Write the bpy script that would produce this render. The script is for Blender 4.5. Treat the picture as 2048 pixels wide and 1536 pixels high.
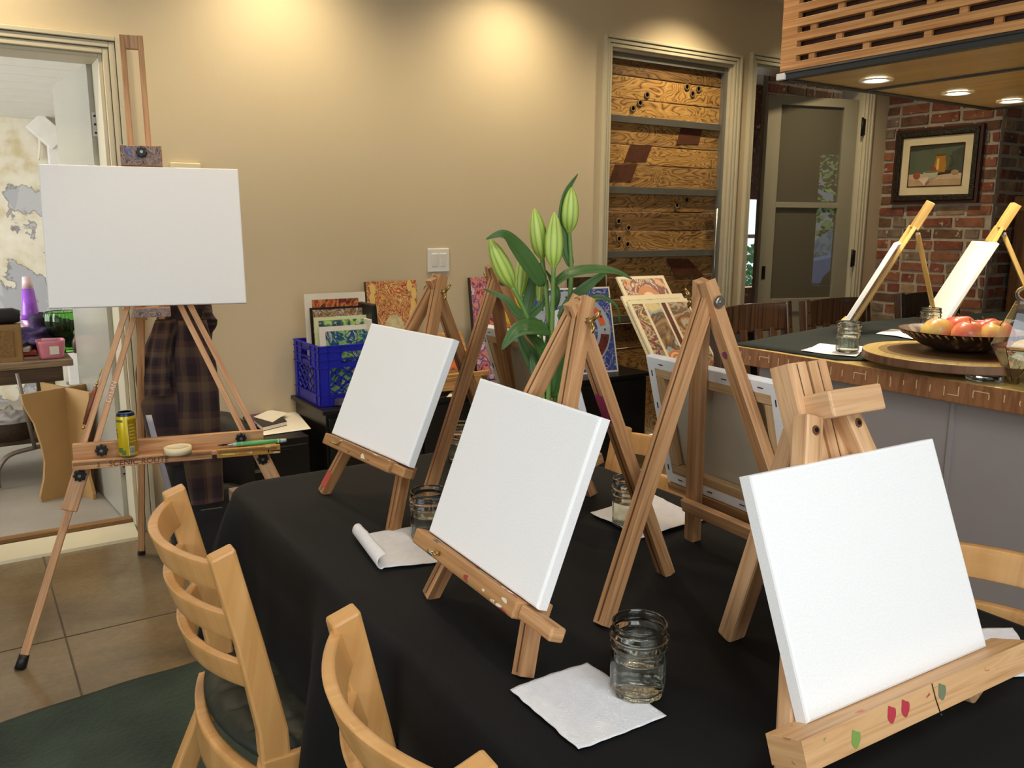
import bpy, math, random
from mathutils import Vector, Matrix, noise
R = math.radians
rnd = random.Random(7)
for o in list(bpy.data.objects):
    bpy.data.objects.remove(o)
SC = bpy.context.scene
COL = SC.collection

# ---------------------------------------------------------------- camera
FPX, EYE = 1693.3, Vector((0, 0, 1.37))
_yaw, _pit, _rol = R(33.18), R(10.718), R(-0.273)
_f = Vector((math.sin(_yaw)*math.cos(_pit), math.cos(_yaw)*math.cos(_pit), -math.sin(_pit)))
_r0 = Vector((math.cos(_yaw), -math.sin(_yaw), 0)); _d0 = _f.cross(_r0)
CR = math.cos(_rol)*_r0 + math.sin(_rol)*_d0
CD = -math.sin(_rol)*_r0 + math.cos(_rol)*_d0
cam = bpy.data.cameras.new('camera'); cam.sensor_width = 36; cam.lens = FPX/2048*36
cam.clip_start = 0.05; cam.clip_end = 100
camo = bpy.data.objects.new('camera', cam); COL.objects.link(camo)
camo.matrix_world = Matrix(((CR.x, -CD.x, -_f.x, EYE.x), (CR.y, -CD.y, -_f.y, EYE.y), (CR.z, -CD.z, -_f.z, EYE.z), (0, 0, 0, 1)))
SC.camera = camo

def ray(x, y): return CR*((x-1024)/FPX) + CD*((y-768)/FPX) + _f
def Pz(x, y, z): r = ray(x, y); return EYE + r*((z-EYE.z)/r.z)
def Py(x, y, Y): r = ray(x, y); return EYE + r*(Y/r.y)
def Px(x, y, X): r = ray(x, y); return EYE + r*(X/r.x)
def Pp(x, y, p, n): r = ray(x, y); return EYE + r*((Vector(p)-EYE).dot(n)/r.dot(n))

# ---------------------------------------------------------------- world, daylight, exposure
SC.view_settings.view_transform = 'Standard'; SC.view_settings.look = 'None'
SC.view_settings.gamma = 1; SC.view_settings.use_curve_mapping = False
SC.view_settings.exposure = 0.12
W = bpy.data.worlds.new('sky'); SC.world = W; W.use_nodes = True
_bg = W.node_tree.nodes['Background']; _bg.inputs[0].default_value = (.80, .90, 1, 1); _bg.inputs[1].default_value = 1.1
def area(name, loc, aim, sx, sy, power, col):
    l = bpy.data.lights.new(name, 'AREA'); l.shape = 'RECTANGLE'; l.size = sx; l.size_y = sy
    l.energy = power; l.color = col
    o = bpy.data.objects.new(name, l); COL.objects.link(o); o.location = loc
    o.rotation_euler = (Vector(aim)-Vector(loc)).to_track_quat('-Z', 'Y').to_euler()
    return o
# daylight falling in through the shop windows behind and to the left of the camera
area('daylight_front_window', (0.3, -2.35, 1.65), (0.7, 1, 0.8), 3.2, 1.9, 26, (.90, .95, 1))
area('daylight_left_window', (-2.75, 0.3, 1.6), (1, 0.5, 0.8), 2.6, 1.8, 44, (.92, .96, 1))
area('added_skylight_fill', (0.25, -0.75, 2.9), (0.45, -0.3, 0), 1.7, 1.0, 46, (.90, .95, 1))  # added ceiling light, unseen: brightens the near canvases more than the big one
sun = bpy.data.lights.new('sun', 'SUN'); sun.energy = 15; sun.angle = R(1); sun.color = (1, .96, .88)
suno = bpy.data.objects.new('sun', sun); COL.objects.link(suno); suno.location = (6, 4, 9)
suno.rotation_euler = Vector((-.15, -.55, -.82)).to_track_quat('-Z', 'Y').to_euler()
area('daylight_store_room', (-1.9, 5.6, 1.5), (0.6, 5.6, 0.9), 2.2, 1.5, 75, (.93, .96, 1))
area('daylight_brick_room', (7.4, 6.5, 1.5), (5.5, 4.5, 1.2), 0.9, 1.4, 5, (.93, .96, 1))

# ---------------------------------------------------------------- materials
def _nt(name):
    m = bpy.data.materials.new(name); m.use_nodes = True
    nt = m.node_tree; b = nt.nodes['Principled BSDF']
    return m, nt, b
def N(nt, t, **k):
    n = nt.nodes.new(t)
    for a, v in k.items():
        if a.startswith('i_'):
            key = a[2:]; key = int(key) if key.isdigit() else key.replace('_', ' ')
            n.inputs[key].default_value = v
        else: setattr(n, a, v)
    return n
def ramp(nt, stops, interp='LINEAR'):
    n = nt.nodes.new('ShaderNodeValToRGB'); cr = n.color_ramp; cr.interpolation = interp
    while len(cr.elements) > 1: cr.elements.remove(cr.elements[-1])
    cr.elements[0].position = stops[0][0]; cr.elements[0].color = (*stops[0][1], 1)
    for p, c in stops[1:]:
        e = cr.elements.new(p); e.color = (*c, 1)
    return n
def srgb(r, g, b):
    def f(c):
        c /= 255
        return c/12.92 if c <= .04045 else ((c+.055)/1.055)**2.4
    return (f(r), f(g), f(b))
def mapped(nt, space='Object', scale=(1, 1, 1), rot=(0, 0, 0)):
    tc = N(nt, 'ShaderNodeTexCoord'); mp = N(nt, 'ShaderNodeMapping')
    mp.inputs['Scale'].default_value = scale; mp.inputs['Rotation'].default_value = rot
    nt.links.new(tc.outputs[space], mp.inputs['Vector'])
    return mp.outputs[0]
def bump(nt, b, src, strength, dist=.01):
    bp = N(nt, 'ShaderNodeBump'); bp.inputs['Strength'].default_value = strength; bp.inputs['Distance'].default_value = dist
    nt.links.new(src, bp.inputs['Height']); nt.links.new(bp.outputs[0], b.inputs['Normal'])
_M = {}
def plain(name, c, rough=.6, metal=0, var=.06, scale=9, bmp=0, bscale=60, coat=0, spec=.5, space='Object'):
    """one colour with a faint procedural mottling"""
    if name in _M: return _M[name]
    m, nt, b = _nt(name); c = srgb(*c)
    v = mapped(nt, space)
    n = N(nt, 'ShaderNodeTexNoise', i_Scale=scale, i_Detail=4.0); nt.links.new(v, n.inputs['Vector'])
    rp = ramp(nt, [(.3, tuple(x*(1-var) for x in c)), (.7, tuple(min(1, x*(1+var)) for x in c))])
    nt.links.new(n.outputs[0], rp.inputs[0]); nt.links.new(rp.outputs[0], b.inputs['Base Color'])
    b.inputs['Roughness'].default_value = rough; b.inputs['Metallic'].default_value = metal
    b.inputs['Coat Weight'].default_value = coat; b.inputs['Specular IOR Level'].default_value = spec
    if bmp:
        n2 = N(nt, 'ShaderNodeTexNoise', i_Scale=bscale, i_Detail=5.0); nt.links.new(v, n2.inputs['Vector'])
        bump(nt, b, n2.outputs[0], bmp)
    _M[name] = m; return m
def wood(name, c1, c2, rough=.5, along=2.5, across=55, dark=.55, splat=None, amount=.0, coat=0, dist=1.5):
    """grain runs along u of the UV map (metres)"""
    if name in _M: return _M[name]
    m, nt, b = _nt(name); c1 = srgb(*c1); c2 = srgb(*c2)
    v = mapped(nt, 'UV', (along, across, 1))
    n = N(nt, 'ShaderNodeTexNoise', i_Scale=1.0, i_Detail=6.0, i_Distortion=dist); nt.links.new(v, n.inputs['Vector'])
    rp = ramp(nt, [(.28, tuple(x*dark for x in c1)), (.42, c1), (.62, c2), (.8, tuple(x*.9 for x in c1))])
    nt.links.new(n.outputs[0], rp.inputs[0]); out = rp.outputs[0]
    v3 = mapped(nt, 'UV', (1.3, 3.1, 1)); n3 = N(nt, 'ShaderNodeTexNoise', i_Scale=2.0, i_Detail=2.0); nt.links.new(v3, n3.inputs['Vector'])
    mx = N(nt, 'ShaderNodeMix', data_type='RGBA', blend_type='MULTIPLY'); mx.inputs[0].default_value = .5
    rp3 = ramp(nt, [(.3, (.72, .68, .62)), (.7, (1, 1, 1))]); nt.links.new(n3.outputs[0], rp3.inputs[0])
    nt.links.new(out, mx.inputs[6]); nt.links.new(rp3.outputs[0], mx.inputs[7]); out = mx.outputs[2]
    if splat:
        vs = mapped(nt, 'UV', (14, 34, 1))
        a = N(nt, 'ShaderNodeTexNoise', i_Scale=1.6, i_Detail=3.0); nt.links.new(vs, a.inputs['Vector'])
        k = ramp(nt, [(0, (0, 0, 0)), (1-amount-.02, (0, 0, 0)), (1-amount, (1, 1, 1))]); nt.links.new(a.outputs[0], k.inputs[0])
        vo = N(nt, 'ShaderNodeTexNoise', i_Scale=.7, i_Detail=0.0); nt.links.new(vs, vo.inputs['Vector'])
        cs = ramp(nt, [(i/len(splat)*.5+.25, srgb(*c)) for i, c in enumerate(splat)], 'CONSTANT'); nt.links.new(vo.outputs[0], cs.inputs[0])
        m2 = N(nt, 'ShaderNodeMix', data_type='RGBA'); nt.links.new(k.outputs[0], m2.inputs[0]); nt.links.new(out, m2.inputs[6]); nt.links.new(cs.outputs[0], m2.inputs[7]); out = m2.outputs[2]
    nt.links.new(out, b.inputs['Base Color'])
    b.inputs['Roughness'].default_value = rough; b.inputs['Coat Weight'].default_value = coat
    bump(nt, b, n.outputs[0], .12, .002)
    _M[name] = m; return m
def glass(name, c=(1, 1, 1), ior=1.45, rough=0.0):
    if name in _M: return _M[name]
    m, nt, b = _nt(name); b.inputs['Base Color'].default_value = (*c, 1)
    b.inputs['Transmission Weight'].default_value = 1; b.inputs['Roughness'].default_value = rough; b.inputs['IOR'].default_value = ior
    n = N(nt, 'ShaderNodeTexNoise', i_Scale=9.0, i_Detail=2.0); nt.links.new(mapped(nt), n.inputs['Vector'])
    bump(nt, b, n.outputs[0], .05, .004)
    _M[name] = m; return m
def emit(name, c, s):
    if name in _M: return _M[name]
    m, nt, b = _nt(name); b.inputs['Base Color'].default_value = (*srgb(*c), 1)
    b.inputs['Emission Color'].default_value = (*srgb(*c), 1); b.inputs['Emission Strength'].default_value = s
    _M[name] = m; return m
def art(name, cols, scale=5, warp=2.0, freq=3.0, seed=0.0, mode='WAVE', rough=.35):
    """free abstract painting: warped bands of colour in UV space"""
    if name in _M: return _M[name]
    m, nt, b = _nt(name)
    tc = N(nt, 'ShaderNodeTexCoord'); mp = N(nt, 'ShaderNodeMapping'); mp.inputs['Location'].default_value = (seed, seed*.7, seed*1.3)
    nt.links.new(tc.outputs['UV'], mp.inputs['Vector'])
    n = N(nt, 'ShaderNodeTexNoise', i_Scale=scale, i_Detail=4.0, i_Distortion=warp); nt.links.new(mp.outputs[0], n.inputs['Vector'])
    if mode == 'WAVE':
        ml = N(nt, 'ShaderNodeMath', operation='MULTIPLY'); ml.inputs[1].default_value = freq; nt.links.new(n.outputs[0], ml.inputs[0])
        fr = N(nt, 'ShaderNodeMath', operation='FRACT'); nt.links.new(ml.outputs[0], fr.inputs[0]); src = fr.outputs[0]
    elif mode == 'CELL':
        vo = N(nt, 'ShaderNodeTexVoronoi', i_Scale=scale*2.2); 
        md = N(nt, 'ShaderNodeVectorMath', operation='MULTIPLY_ADD'); md.inputs[1].default_value = (.25, .25, .25)
        nt.links.new(n.outputs[1], md.inputs[0]); nt.links.new(mp.outputs[0], md.inputs[2]); nt.links.new(md.outputs[0], vo.inputs['Vector']); src = vo.outputs['Distance']
    else: src = n.outputs[0]
    k = len(cols); st = [((i+.0)/(k-1) if mode != 'NOISE' else .3+.4*i/(k-1), srgb(*c)) for i, c in enumerate(cols)]
    rp = ramp(nt, st); nt.links.new(src, rp.inputs[0]); nt.links.new(rp.outputs[0], b.inputs['Base Color'])
    b.inputs['Roughness'].default_value = rough
    _M[name] = m; return m

# ---------------------------------------------------------------- mesh builder
class MB:
    def __init__(s): s.v = []; s.f = []; s.m = []; s.u = []; s.s = []
    def face(s, idx, m=0, uv=None, smooth=False):
        s.f.append(tuple(idx)); s.m.append(m); s.u.append(uv or [(0, 0)]*len(idx)); s.s.append(smooth)
    def hexa(s, p, m=0, long=None):
        """8 corners: bottom 4 counter-clockwise, then top 4"""
        k = len(s.v); p = [Vector(q) for q in p]; s.v += p
        off = rnd.random()*7
        for q in ((3, 2, 1, 0), (4, 5, 6, 7), (0, 1, 5, 4), (1, 2, 6, 5), (2, 3, 7, 6), (3, 0, 4, 7)):
            a, b2, c, d = (p[i] for i in q)
            e1, e2 = (b2-a), (d-a); l1, l2 = e1.length, e2.length
            if l1 >= l2: uv = [(off, off), (off+l1, off), (off+l1, off+l2), (off, off+l2)]
            else: uv = [(off, off), (off, off+l1), (off+l2, off+l1), (off+l2, off)]
            s.face([k+i for i in q], m, uv)
        return s
    def box(s, c, size, rot=None, m=0):
        c = Vector(c); x, y, z = (Vector(a)*(d/2) for a, d in zip(((1, 0, 0), (0, 1, 0), (0, 0, 1)), size))
        if rot: x, y, z = rot@x, rot@y, rot@z
        return s.hexa([c-x-y-z, c+x-y-z, c+x+y-z, c-x+y-z, c-x-y+z, c+x-y+z, c+x+y+z, c-x+y+z], m)
    def bar(s, p0, p1, w, t, n=(0, 0, 1), m=0, w1=None, t1=None):
        """bar from p0 to p1, t thick along n, w wide across"""
        p0, p1 = Vector(p0), Vector(p1); d = (p1-p0).normalized(); n = Vector(n); n = (n-d*n.dot(d)).normalized(); a = d.cross(n)
        w1 = w if w1 is None else w1; t1 = t if t1 is None else t1
        q = [p0-a*w/2-n*t/2, p0-a*w/2+n*t/2, p0+a*w/2+n*t/2, p0+a*w/2-n*t/2, p1-a*w1/2-n*t1/2, p1-a*w1/2+n*t1/2, p1+a*w1/2+n*t1/2, p1+a*w1/2-n*t1/2]
        return s.hexa(q, m)
    def tube(s, path, r, seg=8, m=0, smooth=True, caps=True):
        path = [Vector(p) for p in path]; rs = r if isinstance(r, (list, tuple)) else [r]*len(path)
        k = len(s.v); n = len(path); prev = None; L = 0
        for i, p in enumerate(path):
            d = (path[min(i+1, n-1)]-path[max(i-1, 0)]).normalized()
            if prev is None: a = d.orthogonal().normalized()
            else:
                a = prev-d*prev.dot(d); a = a.normalized() if a.length > 1e-6 else d.orthogonal().normalized()
            prev = a; b = d.cross(a)
            for j in range(seg):
                t = 2*math.pi*j/seg; s.v.append(p+(a*math.cos(t)+b*math.sin(t))*rs[i])
        for i in range(n-1):
            l = (path[i+1]-path[i]).length
            for j in range(seg):
                j2 = (j+1) % seg; c = 2*math.pi*max(rs[i], 1e-4)/seg
                s.face((k+i*seg+j, k+i*seg+j2, k+(i+1)*seg+j2, k+(i+1)*seg+j), m, [(L, j*c), (L, j*c+c), (L+l, j*c+c), (L+l, j*c)], smooth)
            L += l
        if caps:
            s.face([k+j for j in range(seg)][::-1], m); s.face([k+(n-1)*seg+j for j in range(seg)], m)
        return s
    def lathe(s, prof, c=(0, 0, 0), seg=32, m=0, rot=None, smooth=True, mats=None, caps=True):
        c = Vector(c); k = len(s.v); n = len(prof)
        for r, z in prof:
            for j in range(seg):
                t = 2*math.pi*j/seg; p = Vector((r*math.cos(t), r*math.sin(t), z)); s.v.append(c+(rot@p if rot else p))
        for i in range(n-1):
            mi = mats[i] if mats else m
            for j in range(seg):
                j2 = (j+1) % seg
                s.face((k+i*seg+j, k+i*seg+j2, k+(i+1)*seg+j2, k+(i+1)*seg+j), mi, [(j/seg, i/(n-1)), ((j+1)/seg, i/(n-1)), ((j+1)/seg, (i+1)/(n-1)), (j/seg, (i+1)/(n-1))], smooth)
        if not caps: return s
        if prof[0][0] > 1e-6: s.face([k+j for j in range(seg)][::-1], mats[0] if mats else m)
        if prof[-1][0] > 1e-6: s.face([k+(n-1)*seg+j for j in range(seg)], mats[-1] if mats else m)
        return s
    def prism(s, poly, vec, m=0, mside=None):
        poly = [Vector(p) for p in poly]; vec = Vector(vec); k = len(s.v); n = len(poly); s.v += poly+[p+vec for p in poly]
        ax = max(((poly[i]-poly[j]) for i in range(n) for j in range(i)), key=lambda d: d.length).normalized(); ay = vec.normalized().cross(ax)
        uv = [((p-poly[0]).dot(ax), (p-poly[0]).dot(ay)) for p in poly]
        s.face(range(n-1, -1, -1), m, uv[::-1]); s.face(range(n, 2*n), m, uv)
        L = 0
        for i in range(n):
            j = (i+1) % n; l = (poly[j]-poly[i]).length
            s.face((i, j, n+j, n+i), m if mside is None else mside, [(L, 0), (L+l, 0), (L+l, vec.length), (L, vec.length)]); L += l
        # shift the faces just added to this prism's vertices
        for q in range(len(s.f)-n-2, len(s.f)): s.f[q] = tuple(k+i for i in s.f[q])
        return s
    def grid(s, fn, nu, nv, m=0, smooth=True, wrap=False, uvs=(1, 1)):
        k = len(s.v); cu = nu if wrap else nu+1
        for j in range(nv+1):
            for i in range(cu): s.v.append(Vector(fn(i/nu, j/nv)))
        for j in range(nv):
            for i in range(nu):
                i2 = (i+1) % cu if wrap else i+1
                s.face((k+j*cu+i, k+j*cu+i2, k+(j+1)*cu+i2, k+(j+1)*cu+i), m(i, j) if callable(m) else m, [(i/nu*uvs[0], j/nv*uvs[1]), ((i+1)/nu*uvs[0], j/nv*uvs[1]), ((i+1)/nu*uvs[0], (j+1)/nv*uvs[1]), (i/nu*uvs[0], (j+1)/nv*uvs[1])], smooth)
        return s
    def poly(s, pts, m=0, uv=None):
        k = len(s.v); s.v += [Vector(p) for p in pts]; s.face(range(k, k+len(pts)), m, uv); return s
    def sphere(s, c, r, seg=16, m=0, sc=(1, 1, 1), rot=None):
        k = 10
        return s.lathe([(max(math.sin(math.pi*i/k), 0)*r*1, -math.cos(math.pi*i/k)*r) for i in range(k+1)], c, seg, m, rot=(rot or Matrix.Identity(3))@Matrix.Diagonal(sc))
    def build(s, name, mats, parent=None, bevel=0, solid=0, sub=0, loc=None, seg=2, off=-1):
        """one mesh object; vertices are given in world space and stored relative to the thing's base"""
        if not isinstance(mats, (list, tuple)): mats = [mats]
        base = WM[parent] if parent else Matrix.Translation(Vector(loc) if loc is not None else Vector((0, 0, 0)))
        inv = base.inverted(); me = bpy.data.meshes.new(name)
        me.from_pydata([inv@p for p in s.v], [], s.f)
        for mt in mats: me.materials.append(mt)
        uv = me.uv_layers.new(name='UVMap')
        li = 0
        for i, pl in enumerate(me.polygons):
            pl.material_index = s.m[i]; pl.use_smooth = s.s[i]
            for q in s.u[i]: uv.data[li].uv = q; li += 1
        o = bpy.data.objects.new(name, me); COL.objects.link(o)
        if parent: o.parent = parent; WM[o] = WM[parent]
        else: o.matrix_world = base; WM[o] = base
        if solid: md = o.modifiers.new('thickness', 'SOLIDIFY'); md.thickness = solid; md.offset = off
        if bevel:
            md = o.modifiers.new('bevel', 'BEVEL'); md.width = bevel; md.segments = seg; md.limit_method = 'ANGLE'; md.angle_limit = R(40)
        if sub: md = o.modifiers.new('smooth', 'SUBSURF'); md.levels = md.render_levels = sub
        return o
WM = {}
def tag(o, label, cat, group=None):
    o['label'] = label; o['category'] = cat
    if group: o['group'] = group
    return o
def thing(name, loc, label, cat, group=None, rz=0):
    o = bpy.data.objects.new(name, None); COL.objects.link(o); o.empty_display_size = .05
    o.location = loc; o.rotation_euler = (0, 0, rz)
    WM[o] = Matrix.Translation(Vector(loc))@Matrix.Rotation(rz, 4, 'Z')
    return tag(o, label, cat, group)
def struct(o): o['kind'] = 'structure'; return o
def copy_tree(o, parent=None):
    c = o.copy(); COL.objects.link(c); c.parent = parent
    for ch in list(o.children): copy_tree(ch, c)
    return c
def place(o, loc, rz, label, group=None):
    o.location = loc; o.rotation_euler = (0, 0, rz); o['label'] = label
    if group: o['group'] = group
    return o
def text_mesh(txt, origin, u, v, height, mat, name, parent, depth=.0006, shear=0):
    cu = bpy.data.curves.new('lettering', 'FONT'); cu.body = txt; cu.size = height; cu.extrude = depth; cu.shear = shear
    to = bpy.data.objects.new('lettering', cu); COL.objects.link(to)
    me = bpy.data.meshes.new_from_object(to.evaluated_get(bpy.context.evaluated_depsgraph_get()))
    bpy.data.objects.remove(to)
    u = Vector(u).normalized(); v = Vector(v); v = (v-u*v.dot(u)).normalized(); n = u.cross(v); origin = Vector(origin)
    inv = WM[parent].inverted()
    for vt in me.vertices:
        c = vt.co; vt.co = inv@(origin+u*c.x+v*c.y+n*c.z)
    me.materials.clear(); me.materials.append(mat)
    o = bpy.data.objects.new(name, me); COL.objects.link(o); o.parent = parent; WM[o] = WM[parent]
    return o
# ================================================================ the setting
WY = 3.95                      # face of the back wall
CEIL = 2.78
m_wall = plain('wall_paint', (207, 190, 157), .62, var=.015, scale=2, bmp=.06, bscale=260)
m_trim = plain('trim_paint', (198, 189, 162), .42, var=.015)
m_white = plain('white_paint', (226, 225, 218), .45, var=.02)
m_ceil = plain('ceiling_paint', (214, 208, 196), .8, var=.02)
m_grey = plain('counter_panel_paint', (160, 152, 150), .5, var=.02)
m_dark = plain('dark_metal', (34, 30, 28), .4, .6)
m_steel = plain('steel', (160, 158, 150), .32, .9)
m_brass = plain('brass', (190, 160, 100), .3, .9)
m_black = plain('black_plastic', (16, 16, 17), .42)

def floor_mat():
    m, nt, b = _nt('polished_concrete'); v = mapped(nt)
    n = N(nt, 'ShaderNodeTexNoise', i_Scale=1.7, i_Detail=7.0, i_Roughness=.62); nt.links.new(v, n.inputs['Vector'])
    rp = ramp(nt, [(.3, srgb(96, 80, 58)), (.5, srgb(116, 99, 74)), (.72, srgb(134, 118, 92))]); nt.links.new(n.outputs[0], rp.inputs[0])
    n2 = N(nt, 'ShaderNodeTexNoise', i_Scale=46.0, i_Detail=4.0); nt.links.new(v, n2.inputs['Vector'])
    r2 = ramp(nt, [(.3, (.86, .85, .84)), (.62, (1, 1, 1)), (.76, (1.0, 1.0, 1.0))]); nt.links.new(n2.outputs[0], r2.inputs[0])
    mx = N(nt, 'ShaderNodeMix', data_type='RGBA', blend_type='MULTIPLY'); mx.inputs[0].default_value = .8
    nt.links.new(rp.outputs[0], mx.inputs[6]); nt.links.new(r2.outputs[0], mx.inputs[7]); nt.links.new(mx.outputs[2], b.inputs['Base Color'])
    b.inputs['Roughness'].default_value = .2; bump(nt, b, n2.outputs[0], .05, .002)
    return m
m_floor = floor_mat()
f = MB(); f.poly([(-2.7, -2.3, 0), (10.7, -2.3, 0), (10.7, WY, 0), (-2.7, WY, 0)])
for x in (-1.02, .19, 1.4, 2.6, 3.8, 5.0): f.box((x, .8, .0006), (.006, 6.2, .0012), m=1)
for y in (3.02, 1.8, .6, -.6, -1.8): f.box((3.2, y, .0006), (11.6, .006, .0012), m=1)
struct(f.build('floor', [m_floor, plain('floor_joint', (74, 62, 48), .7)]))
c = MB()
for x0, x1, y0, y1 in ((-2.7, -.65, -2.32, 3.98), (1.15, 10.7, -2.32, 3.98), (-.65, 1.15, -2.32, -1.3), (-.65, 1.15, -.2, 3.98)): c.box(((x0+x1)/2, (y0+y1)/2, CEIL+.05), (x1-x0, y1-y0, .1))
struct(c.build('ceiling', m_ceil))
c = MB()
for x in (-.64, .25, 1.14): c.box((x, -.75, CEIL+.05), (.04, 1.1, .1))
for y in (-1.29, -.21): c.box((.25, y, CEIL+.05), (1.74, .03, .1))
struct(c.build('window_5', m_trim))  # frame around the added skylight opening

DL, DR, DH = -.34, .585, 2.04          # store-room door opening
CLo, CRo, CH = 3.244, 4.238, 2.36      # barn-board closet
FL_, FR_, FH = 4.445, 5.63, 2.39       # glazed door
w = MB()
def seg(x0, x1, z0, z1): w.box(((x0+x1)/2, WY+.1, (z0+z1)/2), (x1-x0, .2, z1-z0))
seg(-2.7, DL, 0, CEIL); seg(DL, DR, DH, CEIL); seg(DR, CLo, 0, CEIL); seg(CLo, CRo, CH, CEIL)
seg(CRo, FL_, 0, CEIL); seg(FL_, FR_, FH, CEIL); seg(FR_, 5.99, 0, CEIL)
struct(w.build('wall_back', m_wall))
w = MB(); w.box((-2.65, -1.45, CEIL/2), (.1, 1.7, CEIL)); w.box((-2.65, 3.05, CEIL/2), (.1, 1.8, CEIL)); w.box((-2.65, .78, .3), (.1, 2.8, .6)); w.box((-2.65, .78, 2.64), (.1, 2.8, .28)); struct(w.build('wall_left', m_wall))
w = MB()
for x0, x1, z0, z1 in ((-2.7, -1.6, 0, CEIL), (-1.6, 2.0, 0, .5), (-1.6, 2.0, 2.55, CEIL), (2.0, 7.76, 0, CEIL), (7.76, 8.7, 0, .42), (7.76, 8.7, 2.44, CEIL), (8.7, 10.7, 0, CEIL)):
    w.box(((x0+x1)/2, -2.25, (z0+z1)/2), (x1-x0, .1, z1-z0))
struct(w.build('wall_front', m_wall))
w = MB(); w.box((10.65, .4, CEIL/2), (.1, 5.4, CEIL)); struct(w.build('wall_far_right', m_wall))
def window(n, x0, x1, z0, z1, y, axis='x'):
    b = MB()
    def bx(a0, a1, c0, c1):
        if axis == 'x': b.box(((a0+a1)/2, y, (c0+c1)/2), (a1-a0, .07, c1-c0))
        else: b.box((y, (a0+a1)/2, (c0+c1)/2), (.07, a1-a0, c1-c0))
    bx(x0, x0+.06, z0, z1); bx(x1-.06, x1, z0, z1); bx(x0+.06, x1-.06, z0, z0+.06); bx(x0+.06, x1-.06, z1-.06, z1)
    k = max(2, round((x1-x0)/.8))
    for i in range(1, k):
        xm = x0+(x1-x0)*i/k; bx(xm-.025, xm+.025, z0+.06, z1-.06)
    bx(x0+.06, x1-.06, z0+(z1-z0)*.62, z0+(z1-z0)*.62+.04)
    struct(b.build('window_%d' % n, m_trim))
window(1, -1.6, 2.0, .5, 2.55, -2.25); window(2, 7.76, 8.7, .42, 2.44, -2.25); window(3, -.62, 2.18, .6, 2.5, -2.65, 'y')

def casing(n, x0, x1, h, wd, left=True, right=True):
    """stepped door casing around an opening"""
    b = MB()
    steps = [(0, .34, .016), (.34, .7, .022), (.7, 1, .03)]
    for a, e, t in steps:
        i0, i1 = wd*a, wd*e-.0025
        if left: b.box((x0-(i0+i1)/2, WY-t/2, (h+i1)/2), (i1-i0, t, h+i1))
        if right: b.box((x1+(i0+i1)/2, WY-t/2, (h+i1)/2), (i1-i0, t, h+i1))
        b.box(((x0+x1)/2, WY-t/2, h+(i0+i1)/2), (x1-x0+2*i0, t, i1-i0))
    for x, on in ((x0, left), (x1, right)):
        if on: b.box((x+(.008 if x == x0 else -.008), WY+.1, h/2), (.016, .196, h))
    b.box(((x0+x1)/2, WY+.1, h-.008), (x1-x0-.032, .196, .016))
    struct(b.build('trim_%d' % n, m_trim, bevel=.003))
casing(1, DL, DR, DH, .07); casing(2, CLo, CRo, CH, .062); casing(3, FL_, FR_, FH, .066)
# raised threshold of the store-room door
b = MB(); b.prism([(DL+.02, 3.845, 0), (DL+.02, 3.85, .012), (DL+.02, 3.99, .035), (DL+.02, 4.0, 0)], (DR-DL-.04, 0, 0)); b.box(((DL+DR)/2, 4.055, .02), (DR-DL-.04, .05, .04), m=1)
struct(b.build('trim_4', [m_trim, wood('threshold_oak', (120, 86, 46), (146, 108, 62))]))

# ---- store-room door leaf, swung open into the store room
dv = Vector((.492, 4.93, 0))-Vector((.548, 4.14, 0)); du = dv.normalized(); dn = Vector((-du.y, du.x, 0))
t = bpy.data.objects.new('door_1', None); COL.objects.link(t); struct(t); WM[t] = Matrix.Identity(4)
d0 = Vector((.548, 4.14, .01))
b = MB(); b.prism([d0, d0+dv, d0+dv+Vector((0, 0, 2.02)), d0+Vector((0, 0, 2.02))], -dn*.055)
for zz in ():
    for i0, i1, z0, z1 in ((.1, .7, zz, zz+.02), (.1, .7, zz+.78, zz+.8), (.1, .12, zz+.02, zz+.78), (.68, .7, zz+.02, zz+.78)):
        b.prism([d0+du*i0+Vector((0, 0, z0)), d0+du*i1+Vector((0, 0, z0)), d0+du*i1+Vector((0, 0, z1)), d0+du*i0+Vector((0, 0, z1))], dn*.012)
struct(b.build('door_leaf', plain('grey_gloss_paint', (166, 164, 150), .22, var=.03, scale=3), t))
for zz in (.2, 1.72):
    b = MB(); e = d0-dn*.022
    b.box(e+Vector((0, -.003, zz+.05)), (.034, .004, .1)); b.tube([e+Vector((.028, -.006, zz)), e+Vector((.028, -.006, zz+.1))], .008, 8)
    for q in (.015, .05, .085): b.tube([e+Vector((-.006, -.004, zz+q)), e+Vector((-.006, -.007, zz+q))], .005, 8, m=1)
    b.build('hinge', [m_steel, m_dark], t)
b = MB(); b.box(d0-dn*.022+Vector((0, -.003, 1.52)), (.026, .004, .16)); b.box(d0-dn*.022+Vector((0, -.006, 1.52)), (.012, .004, .05)); b.build('latch_plate', m_steel, t, bevel=.002)

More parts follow.
